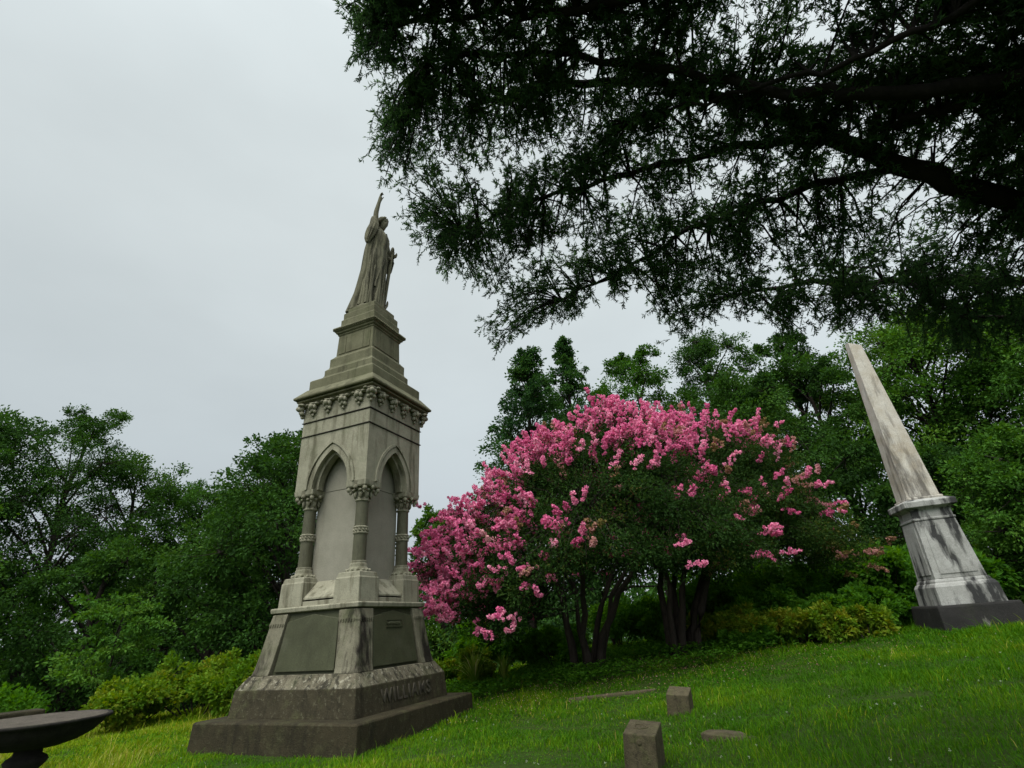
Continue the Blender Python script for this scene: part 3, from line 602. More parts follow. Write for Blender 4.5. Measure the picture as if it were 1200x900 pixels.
def basin():
    x, y = -4.11, 4.91; z = float(T(x, y)); hr = -.47 - z
    O = empty('garden_basin', (x, y, z), 0, 'dark round stone basin on a turned pedestal at the lower left', 'basin')
    b = MB(); b.lathe([(.30, -.15), (.30, .06), (.26, .10), (.17, .13), (.12, .2), (.09, .3), (.085, hr - .36), (.13, hr - .31), (.145, hr - .285), (.13, hr - .26), (.095, hr - .24), (.09, hr - .20)], n=32); b.build('pedestal', M['urn'], O)
    rimr = lambda a, zz: (.012*math.sin(24*a) if hr - .18 < zz < hr - .07 else .010*math.sin(7*a) + .008*math.sin(13*a + 1) + .006*math.sin(31*a))
    b = MB(); b.lathe([(.09, hr - .205), (.2, hr - .195), (.31, hr - .165), (.395, hr - .12), (.45, hr - .07), (.47, hr - .034), (.502, hr - .026), (.515, hr - .013), (.509, hr), (.48, hr - .004), (.44, hr - .02), (.30, hr - .035), (.05, hr - .04)], n=96, flute=rimr)
    b.build('bowl', M['urn'], O)
    b = MB(); b.lathe([(.478, hr - .003), (.470, hr + .002), (.30, hr - .022), (.05, hr - .027)], n=48); b.build('bowl_lining', M['basin'], O)
basin()
def stone_ledge():
    a, c = np.array([-10.6, 7.9]), np.array([-8.75, 10.5]); d = (c - a)/np.linalg.norm(c - a); L_ = np.linalg.norm(c - a); m = (a + c)/2; z = float(T(*m))
    O = empty('stone_ledge', (m[0], m[1], z), math.atan2(d[1], d[0]), 'dark mossy stone slab laid level behind the round basin', 'ledge')
    b = MB(); b.box(-L_/2, L_/2, -.22, .22, .80, .95); b.build('slab', M['base'], O, .03)
    for q in (-1.15, .2):
        b = MB(); b.sqlathe([(.17, -.2), (.15, .79), (.16, .797)], q, 0); b.build('support', M['base'], O, .02)
stone_ledge()

# ---------------------------------------------------------------- trees
def tree(name, label, x, y, ztop, R, seed, group, tr=.28, cb=.3, leaf=.17, nl=22, cl=13, per=85, kind='round', mat='wood_leaf', cat='tree', lobe=.34, lean=(0, 0), bark='bark', zlow=None):
    rng = np.random.default_rng(seed); z0 = float(T(x, y)) - .1; H = ztop - z0
    if zlow is not None: cb = (zlow - z0)/H
    O = empty(name, (x, y, z0), 0, label, cat, group)
    hs = np.linspace(0, .86, 9); wob = np.cumsum(rng.normal(0, .018*H, (9, 2)), 0)*.5; wob -= wob[0]
    P = np.stack([wob[:, 0] + lean[0]*hs*H, wob[:, 1] + lean[1]*hs*H, hs*H], 1)
    b = MB(); b.tube(P, tr*(1 - .85*hs)*np.where(hs == 0, 1.4, 1), 8)
    def axis(z): return np.stack([np.interp(z, P[:, 2], P[:, 0]), np.interp(z, P[:, 2], P[:, 1]), z], -1)
    q = (np.arange(nl) + rng.uniform(.1, .9, nl)) / nl; az = np.arange(nl) * 2.39996 + rng.uniform(-.6, .6, nl)
    if kind == 'round':
        env = np.sqrt(np.clip(1 - ((q - .42)/.62)**2, .02, 1)); rl = R * lobe * (1.1 - .4*q) * rng.uniform(.65, 1.3, nl)
    elif kind == 'cone':
        env = (1 - q)**.9 * .95 + .02; rl = R * lobe * (.95 - .66*q) * rng.uniform(.8, 1.2, nl)
    else:
        env = np.sqrt(np.clip(1 - (q - .35)**2*1.6, .05, 1)); rl = R * lobe * rng.uniform(.7, 1.2, nl)
    t = cb + (1 - cb)*q; rad = np.maximum(env*R - rl*(.35 if kind == 'cone' else .7), .03*R) * rng.uniform(.6, 1.08, nl)
    LC = axis(t*H - rl*.4) + np.stack([np.cos(az)*rad, np.sin(az)*rad, np.zeros(nl)], 1)
    if kind == 'round': LC = np.concatenate([LC, axis(np.array([H*.95 - R*lobe*.5]))]); rl = np.append(rl, R*lobe*.75); t = np.append(t, .95); rad = np.append(rad, .1); nl += 1
    for i in range(nl):
        s_ = axis(np.array([max(.12*H, LC[i, 2] - rad[i]*.8 - .04*H)]))[0]; mid = (s_ + LC[i])/2 + np.array([0, 0, .1*rad[i]])
        b.tube([s_, mid, LC[i]], tr*np.array([.38, .24, .1])*(1.15 - .5*t[i]), 5)
    nc = nl * cl; li = np.repeat(np.arange(nl), cl); d = nrm(rng.normal(size=(nc, 3)) + np.array([0, 0, .25])); fl = np.array([1.08, 1.08, .85]) if kind != 'flat' else np.array([1.2, 1.2, .35])
    CC = LC[li] + d * fl * (rl[li] * rng.uniform(.35, 1.15, nc))[:, None]; cr = rl[li] * rng.uniform(.2, .42, nc)
    b.tubes(LC[li], (LC[li] + CC)/2 + rng.normal(0, .05, (nc, 3))*R*.3, CC, tr*.07, tr*.025)
    b.build('trunk', M[bark], O)
    n = nc * per; ci = np.repeat(np.arange(nc), per); g = rng.normal(size=(n, 3)); dd = nrm(g)
    sq = .62 if kind != 'flat' else .3
    PP = CC[ci] + g * np.array([.62, .62, sq*.62]) * cr[ci][:, None]
    PP[:, 2] -= .18*cr[ci]*(g[:, 0]**2 + g[:, 1]**2)*.5                # outer leaves droop
    D = dd * .6 + d[ci] * .5 + rng.normal(0, .5, (n, 3)) + np.array([0, 0, -.3])
    tint = np.clip(.38 + rng.uniform(-.14, .14) + rng.normal(0, .13, nl)[li][ci] + rng.normal(0, .12, nc)[ci] + rng.normal(0, .15, n), 0, 1)
    c = MB(); s_ = leaf * rng.uniform(.55, 1.25, n); c.leaves(PP, D, s_, s_*.6, rng, tint, flat=.8)
    c.build('crown', M[mat], O)
    return O

WG = 'trees of the wood on the left'; CG = 'trees behind the pink crape myrtle'; RG = 'trees behind the obelisk'
tree('woodland_tree', 'tall feathery dark tree at the far left edge of the view', -28.2, 25.5, 12.2, 4.6, 11, WG, nl=26, zlow=1)
tree('woodland_tree', 'tallest wide tree of the left wood with an open lacy top', -24.6, 27.0, 12.9, 4.3, 12, WG, nl=30, per=95, zlow=2, leaf=.13)
tree('woodland_tree', 'drooping dark tree right of the lacy tall one in the left wood', -23.6, 30.0, 10.6, 4.2, 13, WG, nl=24, zlow=2)
tree('woodland_tree', 'lower round tree midway between the left wood top and the monument', -20.3, 32.0, 9.3, 4.6, 14, WG, nl=26, mat='wood_leaf2', zlow=1.5, leaf=.14, per=110)
tree('woodland_tree', 'round crowned tree just left of the monument in the gap of the wood', -16.2, 31.0, 9.6, 4.2, 15, WG, nl=24, zlow=1, leaf=.22, per=60)
tree('woodland_tree', 'dense dark broad tree standing directly behind the monument', -10.6, 23.5, 9.1, 4.7, 16, WG, nl=40, per=105, zlow=.5)
tree('woodland_tree', 'nearer bright leaved tree cut by the left edge of the view', -20.9, 17.6, 6.9, 2.9, 17, WG, nl=20, mat='wood_leaf2', leaf=.14, zlow=.8)
tree('understory_tree', 'dark low tree filling the foot of the left wood', -19.0, 23.5, 4.4, 3.8, 18, WG, nl=20, zlow=-2.2)
tree('understory_tree', 'dark low tree under the lacy tall tree on the left', -24.6, 22.0, 4.6, 4.0, 19, WG, nl=20, zlow=-2.2)
tree('understory_tree', 'dark low tree between the monument and the left wood', -14.4, 25.5, 4.3, 3.8, 20, WG, nl=20, zlow=-2.2)
tree('sapling', 'light green layered sapling standing before the dark left wood', -12.4, 17.0, 1.75, 1.5, 21, WG, tr=.05, nl=13, cl=10, per=45, leaf=.12, zlow=-.7, kind='flat', mat='wood_leaf2', lobe=.38)
tree('pointed_tree', 'pointed dark tree left of the twin tops behind the pink tree', 0.1, 22.0, 12.0, 4.4, 31, CG, kind='cone', mat='conifer', nl=62, cl=9, per=65, leaf=.15, lobe=.34, zlow=.5, tr=.2)
tree('pointed_tree', 'taller pointed tree with an airy top, right of its dark twin', 2.95, 23.8, 13.7, 3.6, 32, CG, kind='cone', mat='conifer', nl=56, cl=8, per=60, leaf=.15, lobe=.34, zlow=1.5, tr=.2)
tree('woodland_tree', 'narrow tree rising right of the pointed twin tops', 7.9, 30.0, 16.0, 3.4, 33, CG, nl=28, zlow=4, mat='wood_leaf2')
tree('woodland_tree', 'round headed tree above the highest pink blossom', 11.3, 28.5, 16.0, 3.7, 34, CG, nl=30, per=110, leaf=.14, zlow=4)
tree('woodland_tree', 'slender open topped tree alone against the sky between pink blossom and obelisk', 17.2, 30.0, 16.8, 2.8, 35, CG, nl=20, per=75, zlow=8)
tree('woodland_tree', 'low dark tree filling the gap behind the pink tree', 11.0, 24.0, 10.6, 4.6, 36, CG, nl=36, per=95, zlow=1)
tree('woodland_tree', 'dark tree just left of the obelisk with sky glinting through', 17.6, 27.0, 13.4, 4.3, 37, RG, nl=36, per=95, zlow=1.5)
tree('woodland_tree', 'big bright green tree directly behind the obelisk shaft', 21.3, 24.0, 14.0, 5.4, 38, RG, nl=56, per=120, mat='wood_leaf2', zlow=1.5)
tree('woodland_tree', 'big leafy tree at the right edge of the view above the bright shrub', 23.8, 21.0, 13.0, 5.2, 39, RG, nl=56, per=120, zlow=1, mat='wood_leaf2')
tree('understory_tree', 'dark low tree behind the pedestal of the obelisk', 16.6, 20.5, 5.4, 3.2, 40, RG, nl=22, zlow=-1)
tree('understory_tree', 'rounded bright green shrubby tree beside the obelisk at the right edge', 16.4, 16.4, 4.6, 2.6, 41, RG, nl=26, zlow=-.4, leaf=.13, mat='wood_leaf2', lobe=.4, per=110)
tree('woodland_tree', 'small tree with a pale top seen between monument and pink tree', -3.9, 26.5, 5.6, 2.6, 42, CG, nl=18, zlow=-1, mat='wood_leaf2')
def distant_woods():
    rng = np.random.default_rng(66); n = 700; az = rng.uniform(math.radians(-75), math.radians(75), n); d = rng.uniform(48, 85, n)
    x = np.sin(az)*d; y = np.cos(az)*d; g = T(x, y); top = 2.2 + 1.6*np.sin(az*9) + rng.normal(0, .9, n); b = MB()
    b.tubes(np.stack([x, y, g], 1), np.stack([x + .2, y, (g + top)/2], 1), np.stack([x, y, top], 1), .18, .05, n=4)
    per = 130; i = np.repeat(np.arange(n), per); q = rng.normal(size=(n*per, 3))
    h = (top - g)[i]; P = np.stack([x[i] + q[:, 0]*1.7, y[i] + q[:, 1]*1.7, top[i] - 1.2 + q[:, 2]*.9 - rng.uniform(0, 1, n*per)*h*.55], 1)
    s_ = rng.uniform(.35, .7, n*per); b.leaves(P, q + np.array([0, 0, -.3]), s_, s_*.7, rng, np.clip(.32 + rng.normal(0, .12, n)[i] + rng.normal(0, .12, n*per), 0, 1), flat=.8)
    tag(b.build('distant_woods', M['wood_leaf'], None), 'distant dark woods beyond the hilltop trees', 'woods', kind='stuff')
distant_woods()

# ---------------------------------------------------------------- shrubs and plants
def shrub(name, label, x, y, H, R, seed, group, mat='bush', leaf=.11, nl=14, per=70, cl=9, cat='shrub', warm=0.0):
    rng = np.random.default_rng(seed); z0 = float(T(x, y)) - .03
    O = empty(name, (x, y, z0), 0, label, cat, group)
    az = rng.uniform(0, 6.28, nl); rr = R*np.sqrt(rng.uniform(0, 1, nl))*.8; h = H*(1 - .55*(rr/R)**2)*rng.uniform(.55, .95, nl)
    LC = np.stack([np.cos(az)*rr, np.sin(az)*rr, h*.8], 1); lr = R*rng.uniform(.24, .4, nl)
    b = MB(); base = np.stack([np.cos(az)*rr*.3, np.sin(az)*rr*.3, np.zeros(nl)], 1)
    b.tubes(base, (base + LC)/2 + rng.normal(0, .08, (nl, 3)), LC, .022, .009, n=4)
    nc = nl*cl; li = np.repeat(np.arange(nl), cl); d = nrm(rng.normal(size=(nc, 3)) + np.array([0, 0, .3]))
    CC = LC[li] + d*np.array([1, 1, .8])*(lr[li]*rng.uniform(.4, 1.05, nc))[:, None]; CC[:, 2] = np.maximum(CC[:, 2], .06)
    b.tubes(LC[li], (LC[li] + CC)/2, CC, .008, .004); b.build('stems', M['bark2'], O)
    n = nc*per; ci = np.repeat(np.arange(nc), per); dd = nrm(rng.normal(size=(n, 3)))
    PP = CC[ci] + dd*(lr[li][ci]*.42*rng.uniform(.2, 1, n))[:, None]; PP[:, 2] = np.maximum(PP[:, 2], .02)
    D = dd*.6 + d[ci]*.5 + rng.normal(0, .4, (n, 3)) + np.array([0, 0, -.2])
    topness = np.clip(PP[:, 2]/H, 0, 1)
    tint = np.clip(.32 + warm*rng.random(nc)[ci] + rng.normal(0, .12, nc)[ci] + rng.normal(0, .12, n), 0, 1)
    c = MB(); s_ = leaf*rng.uniform(.6, 1.3, n); c.leaves(PP, D, s_, s_*.68, rng, tint, flat=1.0); c.build('foliage', M[mat], O)
SG = 'yellow green shrubs at the edge of the left grass'; HG = 'leafy shrubs along the edge of the right grass'; VG = 'vine covered bushes behind the grass'
shrub('shrub', 'yellow tipped shrub left of the monument, nearest the basin', -10.3, 15.2, 1.25, 1.35, 51, SG, warm=.35)
shrub('shrub', 'tall rounded yellow green shrub in the middle of the left clump', -9.2, 16.3, 1.75, 1.5, 52, SG, warm=.25)
shrub('shrub', 'green shrub tucked against the left side of the monument', -7.5, 15.6, 1.35, 1.4, 53, SG, warm=.12)
shrub('shrub', 'dark low shrub at the far left foot of the wood', -15.0, 15.0, 1.7, 2.0, 54, SG, mat='vine')
shrub('shrub', 'broad dark shrub behind the basin kerb', -18.5, 16.5, 2.2, 2.6, 55, SG, mat='vine')
hx = [(4.9, 16.0, .85, 1.0), (5.95, 15.2, .95, 1.05), (7.0, 14.4, .9, 1.0), (7.95, 13.75, .75, .85)]
hl = ['low yellow green shrub right of the crape myrtle trunks', 'second yellow green shrub out from the myrtle trunks in the right hand row', 'yellow tipped shrub midway between myrtle and obelisk', 'last small yellow shrub of the row beside the obelisk base']
for i, (x, y, h, r) in enumerate(hx): shrub('shrub', hl[i], x, y, h, r, 60 + i, HG, warm=.5, nl=18)
for i, (x, y, h, r, lb) in enumerate(((4.3, 16.5, 1.2, 1.0, 'leafy green weed bush close to the right hand myrtle trunks'), (6.6, 15.9, 1.5, 1.1, 'taller green bush rising out of the yellow shrub row'), (8.7, 14.6, 1.35, 1.0, 'green viny bush filling the gap before the obelisk base'), (7.6, 15.2, 1.25, .9, 'small green bush crowding behind the yellow shrubs'), (5.4, 14.7, .5, .7, 'lowest sprawling weed clump in front of the yellow shrubs'))): shrub('weed_bush', lb, x, y, h, r, 90 + i, HG, mat='vine', leaf=.13, nl=14, cl=9, per=55, cat='bush')
vx = [(5.6, 18.6, 2.2, 1.9), (8.3, 18.3, 2.5, 2.1), (10.9, 17.6, 2.6, 1.9), (13.2, 17.6, 2.6, 1.8)]
vl = ['heap of green vines behind the myrtle trunks', 'high green vine heap behind the row of yellow shrubs', 'vine covered bush immediately left of the obelisk pedestal', 'vine covered bush hidden partly by the obelisk pedestal']
for i, (x, y, h, r) in enumerate(vx): shrub('vine_bush', vl[i], x, y, h, r, 70 + i, VG, mat='vine', leaf=.15, nl=20, cl=10, per=60, cat='bush')
shrub('shrub', 'leafy green shrub between the monument and the pink tree', -1.2, 16.9, 1.9, 1.2, 81, VG, mat='vine', leaf=.12)
shrub('shrub', 'small yellow green shrub beside the right face of the monument', -1.9, 15.9, 1.15, .95, 82, VG, warm=.3)
shrub('shrub', 'bright green shrub under the left side of the pink tree', .7, 16.8, 1.2, 1.2, 83, VG, mat='vine')
shrub('shrub', 'green shrub seen through the myrtle trunks', 2.9, 18.3, 1.5, 1.4, 84, VG, mat='vine')

def strap(x, y, H, seed, label):
    rng = np.random.default_rng(seed); n = 60; z = float(T(x, y)); b = MB()
    az = rng.uniform(0, 6.28, n); out = rng.uniform(.15, .75, n)*H; h = H*rng.uniform(.6, 1.05, n); t = np.linspace(0, 1, 6)
    for i in range(n):
        d = np.array([math.cos(az[i]), math.sin(az[i])]); s = np.array([-d[1], d[0]]); w = .022*(1 - t**2)*rng.uniform(.7, 1.2) + .002
        px = d[0]*out[i]*t**1.6; py = d[1]*out[i]*t**1.6; pz = h[i]*(t*1.5 - .75*t**2.4*(out[i]/H + .4))
        Vv = np.concatenate([np.stack([px + s[0]*w, py + s[1]*w, pz], 1), np.stack([px - s[0]*w, py - s[1]*w, pz], 1)])
        b.add(Vv, np.array([(j, j + 1, j + 7, j + 6) for j in range(5)]), tint=float(np.clip(rng.normal(.4, .25), 0, 1)))
    o = b.build('strap_leaf_plant', M['strap'], None); o.location = (x, y, z); tag(o, label, 'plant', 'strap leaved plants by the monument')
strap(-1.45, 14.9, 1.05, 3, 'taller clump of arching strap leaves close to the monument')
strap(-.7, 15.0, .8, 4, 'shorter clump of strap leaves nearer the pink tree')

# ---------------------------------------------------------------- crape myrtles
def myrtle(label, base, ctr, prof, ztop, apex, seed, bloomp, nshoot, skirt, nstem, rmul=1.0):
    rng = np.random.default_rng(seed); z0 = float(T(*base)) - .05
    O = empty('crape_myrtle', (base[0], base[1], z0), 0, label, 'flowering tree', 'crape myrtles in bloom')
    off = np.array([base[0], base[1], z0])
    pz, pr = np.array([p[0] for p in prof]), np.array([p[1] for p in prof])
    z = rng.uniform(pz[0], ztop, nshoot*4); r = np.interp(z, pz, pr)
    keep = rng.random(len(z)) < np.clip((r + .9)/pr.max(), 0, 1); z = z[keep][:nshoot]; r = r[keep][:nshoot]; n = len(z)
    az = rng.uniform(0, 2*math.pi, n)
    lump = 1 + .07*np.sin(3*az + 2*z) + .06*np.sin(5*az - 1.7*z + 1) + .05*np.sin(9*az + 3*z)
    fr = np.clip((z - pz[0])/(ztop - pz[0]), 0, 1)
    cx = ctr[0] + (apex - ctr[0])*fr**2
    dep = rng.uniform(.35, 1.0, n)**.5
    tip = np.stack([cx + np.cos(az)*r*lump*dep, ctr[1] + np.where(np.sin(az) > 0, .5, .72)*np.sin(az)*r*lump*dep, z + rng.normal(0, .12, n)], 1)
    low = (tip[:, 2] < skirt(tip[:, 0], tip[:, 1])); tip = tip[~low]; dep = dep[~low]; az = az[~low]; n = len(tip)
    # stems
    b = MB(); hubs = []
    for i in range(nstem):
        a = 2*math.pi*i/nstem + rng.uniform(-.4, .4); rb = rng.uniform(.12, .42); ro = rng.uniform(.35, .6)*pr.max()
        p0 = np.array([base[0] + math.cos(a)*rb, base[1] + math.sin(a)*rb*.8, z0]); zt = rng.uniform(.5, .72)*(ztop - z0) + z0
        p3 = np.array([ctr[0] + math.cos(a)*ro, ctr[1] + math.sin(a)*ro*.7, zt])
        tt = np.linspace(0, 1, 9)[:, None]; P = p0*(1 - tt) + p3*tt; P[:, :2] = p0[:2] + (p3[:2] - p0[:2])*(tt**1.7); P += rng.normal(0, .05, P.shape)*np.sin(tt*3.1)
        s = MB(); s.tube(P - off, rng.uniform(.075, .125)*(1 - .65*tt[:, 0]), 8); s.build('stem', M['bark2'], O)
        hubs += [P[4], P[6], P[8]]
    hubs = np.array(hubs); ii = np.argmin(((tip[:, None] - hubs[None])**2).sum(-1) + rng.random((n, len(hubs)))*1.5, 1)
    b.tubes(hubs[ii] - off, (hubs[ii]*.45 + tip*.55) + np.array([0, 0, .25]) + rng.normal(0, .1, (n, 3)) - off, tip - off, .022, .006, n=4)
    b.build('branches', M['bark2'], O)
    # leaves
    per = 150; c = MB(); m = n*per; ci = np.repeat(np.arange(n), per); dd = nrm(rng.normal(size=(m, 3)))
    PP = tip[ci] + dd*np.array([1, 1, .75])*(.42*rng.uniform(.1, 1, m)**.5)[:, None]
    D = dd*.7 + rng.normal(0, .5, (m, 3)) + np.array([0, 0, .1]); s_ = rng.uniform(.05, .1, m)
    warm = np.clip((PP[:, 0] - 5.6)*.12, 0, .5)*(rng.random(n)[ci])
    c.leaves(PP - off, D, s_, s_*.5, rng, np.clip(.33 + warm + rng.normal(0, .12, n)[ci] + rng.normal(0, .13, m), 0, 1), flat=.8); c.build('crown', M['myrtle'], O)
    # panicles
    p = bloomp(tip[:, 0], tip[:, 1], tip[:, 2], dep)
    for nm, sel, mt in (('blossoms', rng.random(n) < p[0], 'bloom'), ('fading_blossoms', rng.random(n) < p[1], 'seed')):
        idx = np.nonzero(sel)[0]   # shoots that carry flower heads
        if not len(idx): continue
        k = 4 if base[0] < 2 else 3; ti = np.repeat(idx, k); np_ = len(ti)
        outw = nrm(np.stack([tip[ti, 0] - ctr[0], (tip[ti, 1] - ctr[1]), (tip[ti, 2] - pz[0])*.8], 1))
        ax = nrm(outw + rng.normal(0, .45, (np_, 3)) + np.array([0, 0, -.1]))
        st = tip[ti] + outw*.18 + rng.normal(0, .24, (np_, 3))
        pf = 11; fi = np.repeat(np.arange(np_), pf); tt = np.tile(np.linspace(0, 1, pf), np_)
        pl_ = rng.uniform(.16, .42, np_); pc = st[fi] + ax[fi]*(tt*pl_[fi])[:, None] + nrm(rng.normal(size=(len(fi), 3)))*(.085*(1 - .6*tt))[:, None]
        q = 16; qi = np.repeat(np.arange(len(fi)), q); d3 = nrm(rng.normal(size=(len(qi), 3)))
        C3 = pc[qi] + d3*(.038*rng.uniform(.6, 1.1, len(qi)))[:, None]
        tn = np.clip(.45 + rng.normal(0, .2, np_)[fi][qi] + rng.normal(0, .17, len(qi)), 0, 1)
        g = MB(); s3 = rng.uniform(.035, .06, len(qi)); D3 = np.cross(d3, rng.normal(size=d3.shape)) + d3*.25
        g.leaves(C3 - nrm(D3)*.02 - off, D3, s3, s3*.85, rng, tn, fold=.3); g.build(nm, M[mt], O)

def bp_left(x, y, z, dep):
    front = (y < 14.3)
    p = np.where(z > 3.6, 1.0, 0) + np.where((z <= 3.6) & (x < .3), .95, 0) + np.where((z <= 3.6) & (z > 2.9) & (x >= .3), .45, 0) + np.where((z <= 2.9) & (x >= .3), .17, 0)
    p = np.where((x < .7) & (z < .9), .75, p)
    return p*np.clip((dep - .76)*8, 0, 1), .04*np.ones_like(x)
def bp_right(x, y, z, dep):
    p = np.where((z > 4.3) & (x < 7.8), 1.0, 0) + np.where((z > 4.3) & (x >= 7.8), .3, 0) + np.where((z <= 4.3), .13, 0) + np.where((z < 3.4) & (z > 1.7) & (x < 8) & (y < 15.6), .18, 0)
    q = np.where(x > 5.6, .30, .10) - np.where(x > 8.2, .15, 0)
    return p*np.clip((dep - .76)*8, 0, 1), q*np.clip((dep - .8)*6, 0, 1)
myrtle('crape myrtle massed with pink blossom, left and larger of the pair', (1.5, 14.9), (1.9, 14.2), [(-.6, 3.9), (.4, 4.35), (1.0, 4.5), (2.07, 4.0), (3.42, 3.05), (4.0, 2.2), (4.7, 1.35), (5.35, .3)], 5.35, 2.9, 101, bp_left, 1250,
       lambda x, y: np.where(x < -.2, -.15 + .4*np.abs(x + .6), np.where(x < .8, .2, .95)), 7)
myrtle('crape myrtle with sparser pink blossom and yellowing seed heads, right of the pair', (4.0, 15.1), (5.95, 16.4), [(.35, 2.9), (1.0, 3.7), (1.55, 3.85), (3.1, 3.4), (4.45, 3.1), (4.9, 2.5), (5.4, 1.5), (5.9, .35)], 5.9, 5.1, 102, bp_right, 1150,
       lambda x, y: np.where(x > 8.6, 1.0, 1.5), 7)

# ---------------------------------------------------------------- overhanging juniper
def unp(u, v, d):
    q = _f + (u - 600)/F_PX*_r - (v - 450)/F_PX*_u
    return q/np.linalg.norm(q)*d
def juniper():
    rng = np.random.default_rng(77); bx, by = 8.2, 2.6; z0 = float(T(bx, by)) - .1
    O = empty('juniper_tree', (bx, by, z0), 0, 'dark juniper whose long limbs and feathery sprays hang over the scene from the right', 'tree'); off = np.array([bx, by, z0])
    tr = np.array([(bx, by, z0), (bx - .1, by + .05, 1), (bx - .25, by, 2.4), (bx - .2, by + .1, 4), (bx - .3, by, 6), (bx - .2, by + .1, 8.5)])
    b = MB(); b.tube(tr - off, [.42, .33, .3, .24, .17, .07], 12); b.build('trunk', M['bark3'], O)
    limbs = [([tr[2], unp(1290, 300, 6.4), unp(1200, 240, 5.6), unp(1065, 196, 5.2), unp(977, 162, 5.1), unp(900, 128, 5.1), unp(795, 101, 5.2), unp(690, 95, 5.3), unp(560, 120, 5.5)], .10),
             ([unp(977, 162, 5.1), unp(880, 170, 5.1), unp(760, 195, 5.2), unp(640, 230, 5.4), unp(540, 270, 5.6)], .034),
             ([unp(1065, 196, 5.2), unp(960, 215, 5.3), unp(850, 250, 5.4), unp(760, 300, 5.5), unp(660, 350, 5.7)], .03),
             ([tr[3], unp(1300, 60, 5.2), unp(1200, 91, 4.9), unp(1018, 111, 4.7), unp(930, 108, 4.7), unp(800, 85, 4.8), unp(650, 60, 5.0), unp(500, 70, 5.2)], .06),
             ([unp(1017, 169, 5.1), unp(1060, 140, 4.9), unp(1132, 118, 4.9), unp(1230, 80, 5.1), tr[3]][::-1], .045),
             ([tr[3], unp(1250, -60, 4.8), unp(1092, 27, 4.6), unp(977, 81, 4.6), unp(850, 110, 4.7), unp(740, 140, 4.9)], .024),
             ([tr[2], unp(1300, 330, 6.6), unp(1180, 330, 6.4), unp(1060, 330, 6.2), unp(950, 330, 6.1), unp(860, 345, 6.0)], .05),
             ([tr[4], unp(1000, -150, 4.8), unp(850, -40, 4.7), unp(700, 10, 4.8), unp(560, 20, 5.0), unp(440, 30, 5.2)], .05),
             ([tr[2], unp(1320, 380, 6.8), unp(1220, 370, 6.6), unp(1120, 375, 6.5)], .05)]
    node = []
    for P, r in limbs:
        P = np.array(P); t = np.linspace(0, len(P) - 1, (len(P) - 1)*5 + 1); Q = np.stack([np.interp(t, np.arange(len(P)), P[:, i]) for i in range(3)], 1)
        Q[1:-1] = (Q[:-2] + Q[1:-1]*2 + Q[2:])/4; Q += rng.normal(0, .018, Q.shape)
        s = MB(); s.tube(Q - off, r*(1 - .8*np.linspace(0, 1, len(Q))) + .006, 8); s.build('limb', M['bark3'], O); node.append(Q[4:])
    # the rest of the tree round its trunk, beyond the edge of the view
    def outside(P):
        d = P @ _f; u = 600 + F_PX*(P @ _r)/np.maximum(d, .01); v = 450 - F_PX*(P @ _u)/np.maximum(d, .01)
        return (d < .3) | (u > 1235) | (v < -60)
    trp = np.array(tr); crad = lambda z: np.interp(z, [1.6, 2.4, 4, 6, 8, 9.8], [2.2, 4.4, 4.3, 3.2, 1.7, .2])
    kk = 0
    for i in range(60):
        z = 2.0 + 6.8*((i*.618) % 1); a = i*2.39996; p0 = np.array([np.interp(z, trp[:, 2], trp[:, 0]), np.interp(z, trp[:, 2], trp[:, 1]), z]); t = np.linspace(0, 1, 9)[:, None]
        Q = p0 + t*np.array([math.cos(a), math.sin(a), 0])*crad(z)*.85 + np.array([0, 0, 1])*(.35*t**1.5 - .1*t) + rng.normal(0, .03, (9, 3))*t
        if outside(Q).all() and kk < 26:
            s = MB(); s.tube(Q - off, .06*(1 - z/14)*(1 - .85*t[:, 0]) + .005, 7); s.build('limb', M['bark3'], O); node.append(Q[2:]); kk += 1
    node.append(np.stack([np.interp(np.linspace(7, 9.2, 8), trp[:, 2], trp[:, i]) for i in range(2)] + [np.linspace(7, 9.2, 8)], 1))
    node = np.concatenate(node)
    # where the canopy hangs: its lower rim as seen along each bearing
    ru = np.array([400, 418, 440, 452, 475, 492, 545, 575, 590, 612, 640, 690, 740, 800, 850, 885, 915, 960, 1000, 1040, 1100, 1200, 1400])
    rv = 14 + np.array([-200, 60, 150, 212, 245, 295, 335, 395, 412, 405, 372, 352, 342, 392, 352, 356, 385, 396, 392, 372, 402, 402, 420])
    def sample(n):
        out = []
        while len(out) < n:
            u = rng.uniform(395, 1480); v = rng.uniform(-230, 430)
            if v > np.interp(u, ru, rv) - 8 - 14*rng.random(): continue
            gap = math.exp(-(((u - 1050)/120)**2 + ((v - 240)/55)**2)) * .93 + math.exp(-(((u - 930)/120)**2 + ((v - 40)/55)**2)) * .75 + math.exp(-(((u - 1080)/90)**2 + ((v - 150)/40)**2)) * .6 + .5*math.exp(-(((u - 850)/70)**2 + ((v - 215)/30)**2)) + .6*math.exp(-(((u - 500)/40)**2 + ((v - 215)/25)**2))
            if rng.random() < gap: continue
            out.append((u, v))
        return np.array(out)
    nt_ = 2750; uv = sample(nt_); dist = 4.7 + .9*rng.random(nt_) + .5*np.clip((uv[:, 1] - 150)/250, 0, 1) + .6*np.clip((uv[:, 0] - 900)/300, 0, 1)*np.clip((uv[:, 1])/300, 0, 1)
    tip = np.array([unp(u, v, d) for (u, v), d in zip(uv, dist)])
    ex = []
    while len(ex) < 2000:
        z = rng.uniform(1.3, 9.9); a = rng.uniform(0, 6.283); r = crad(z)*rng.random()**.6; p = np.array([bx - .2 + math.cos(a)*r, by + math.sin(a)*r, z])
        if outside(p[None])[0]: ex.append(p)
    tip = np.concatenate([tip, np.array(ex)]); nt_ = len(tip)
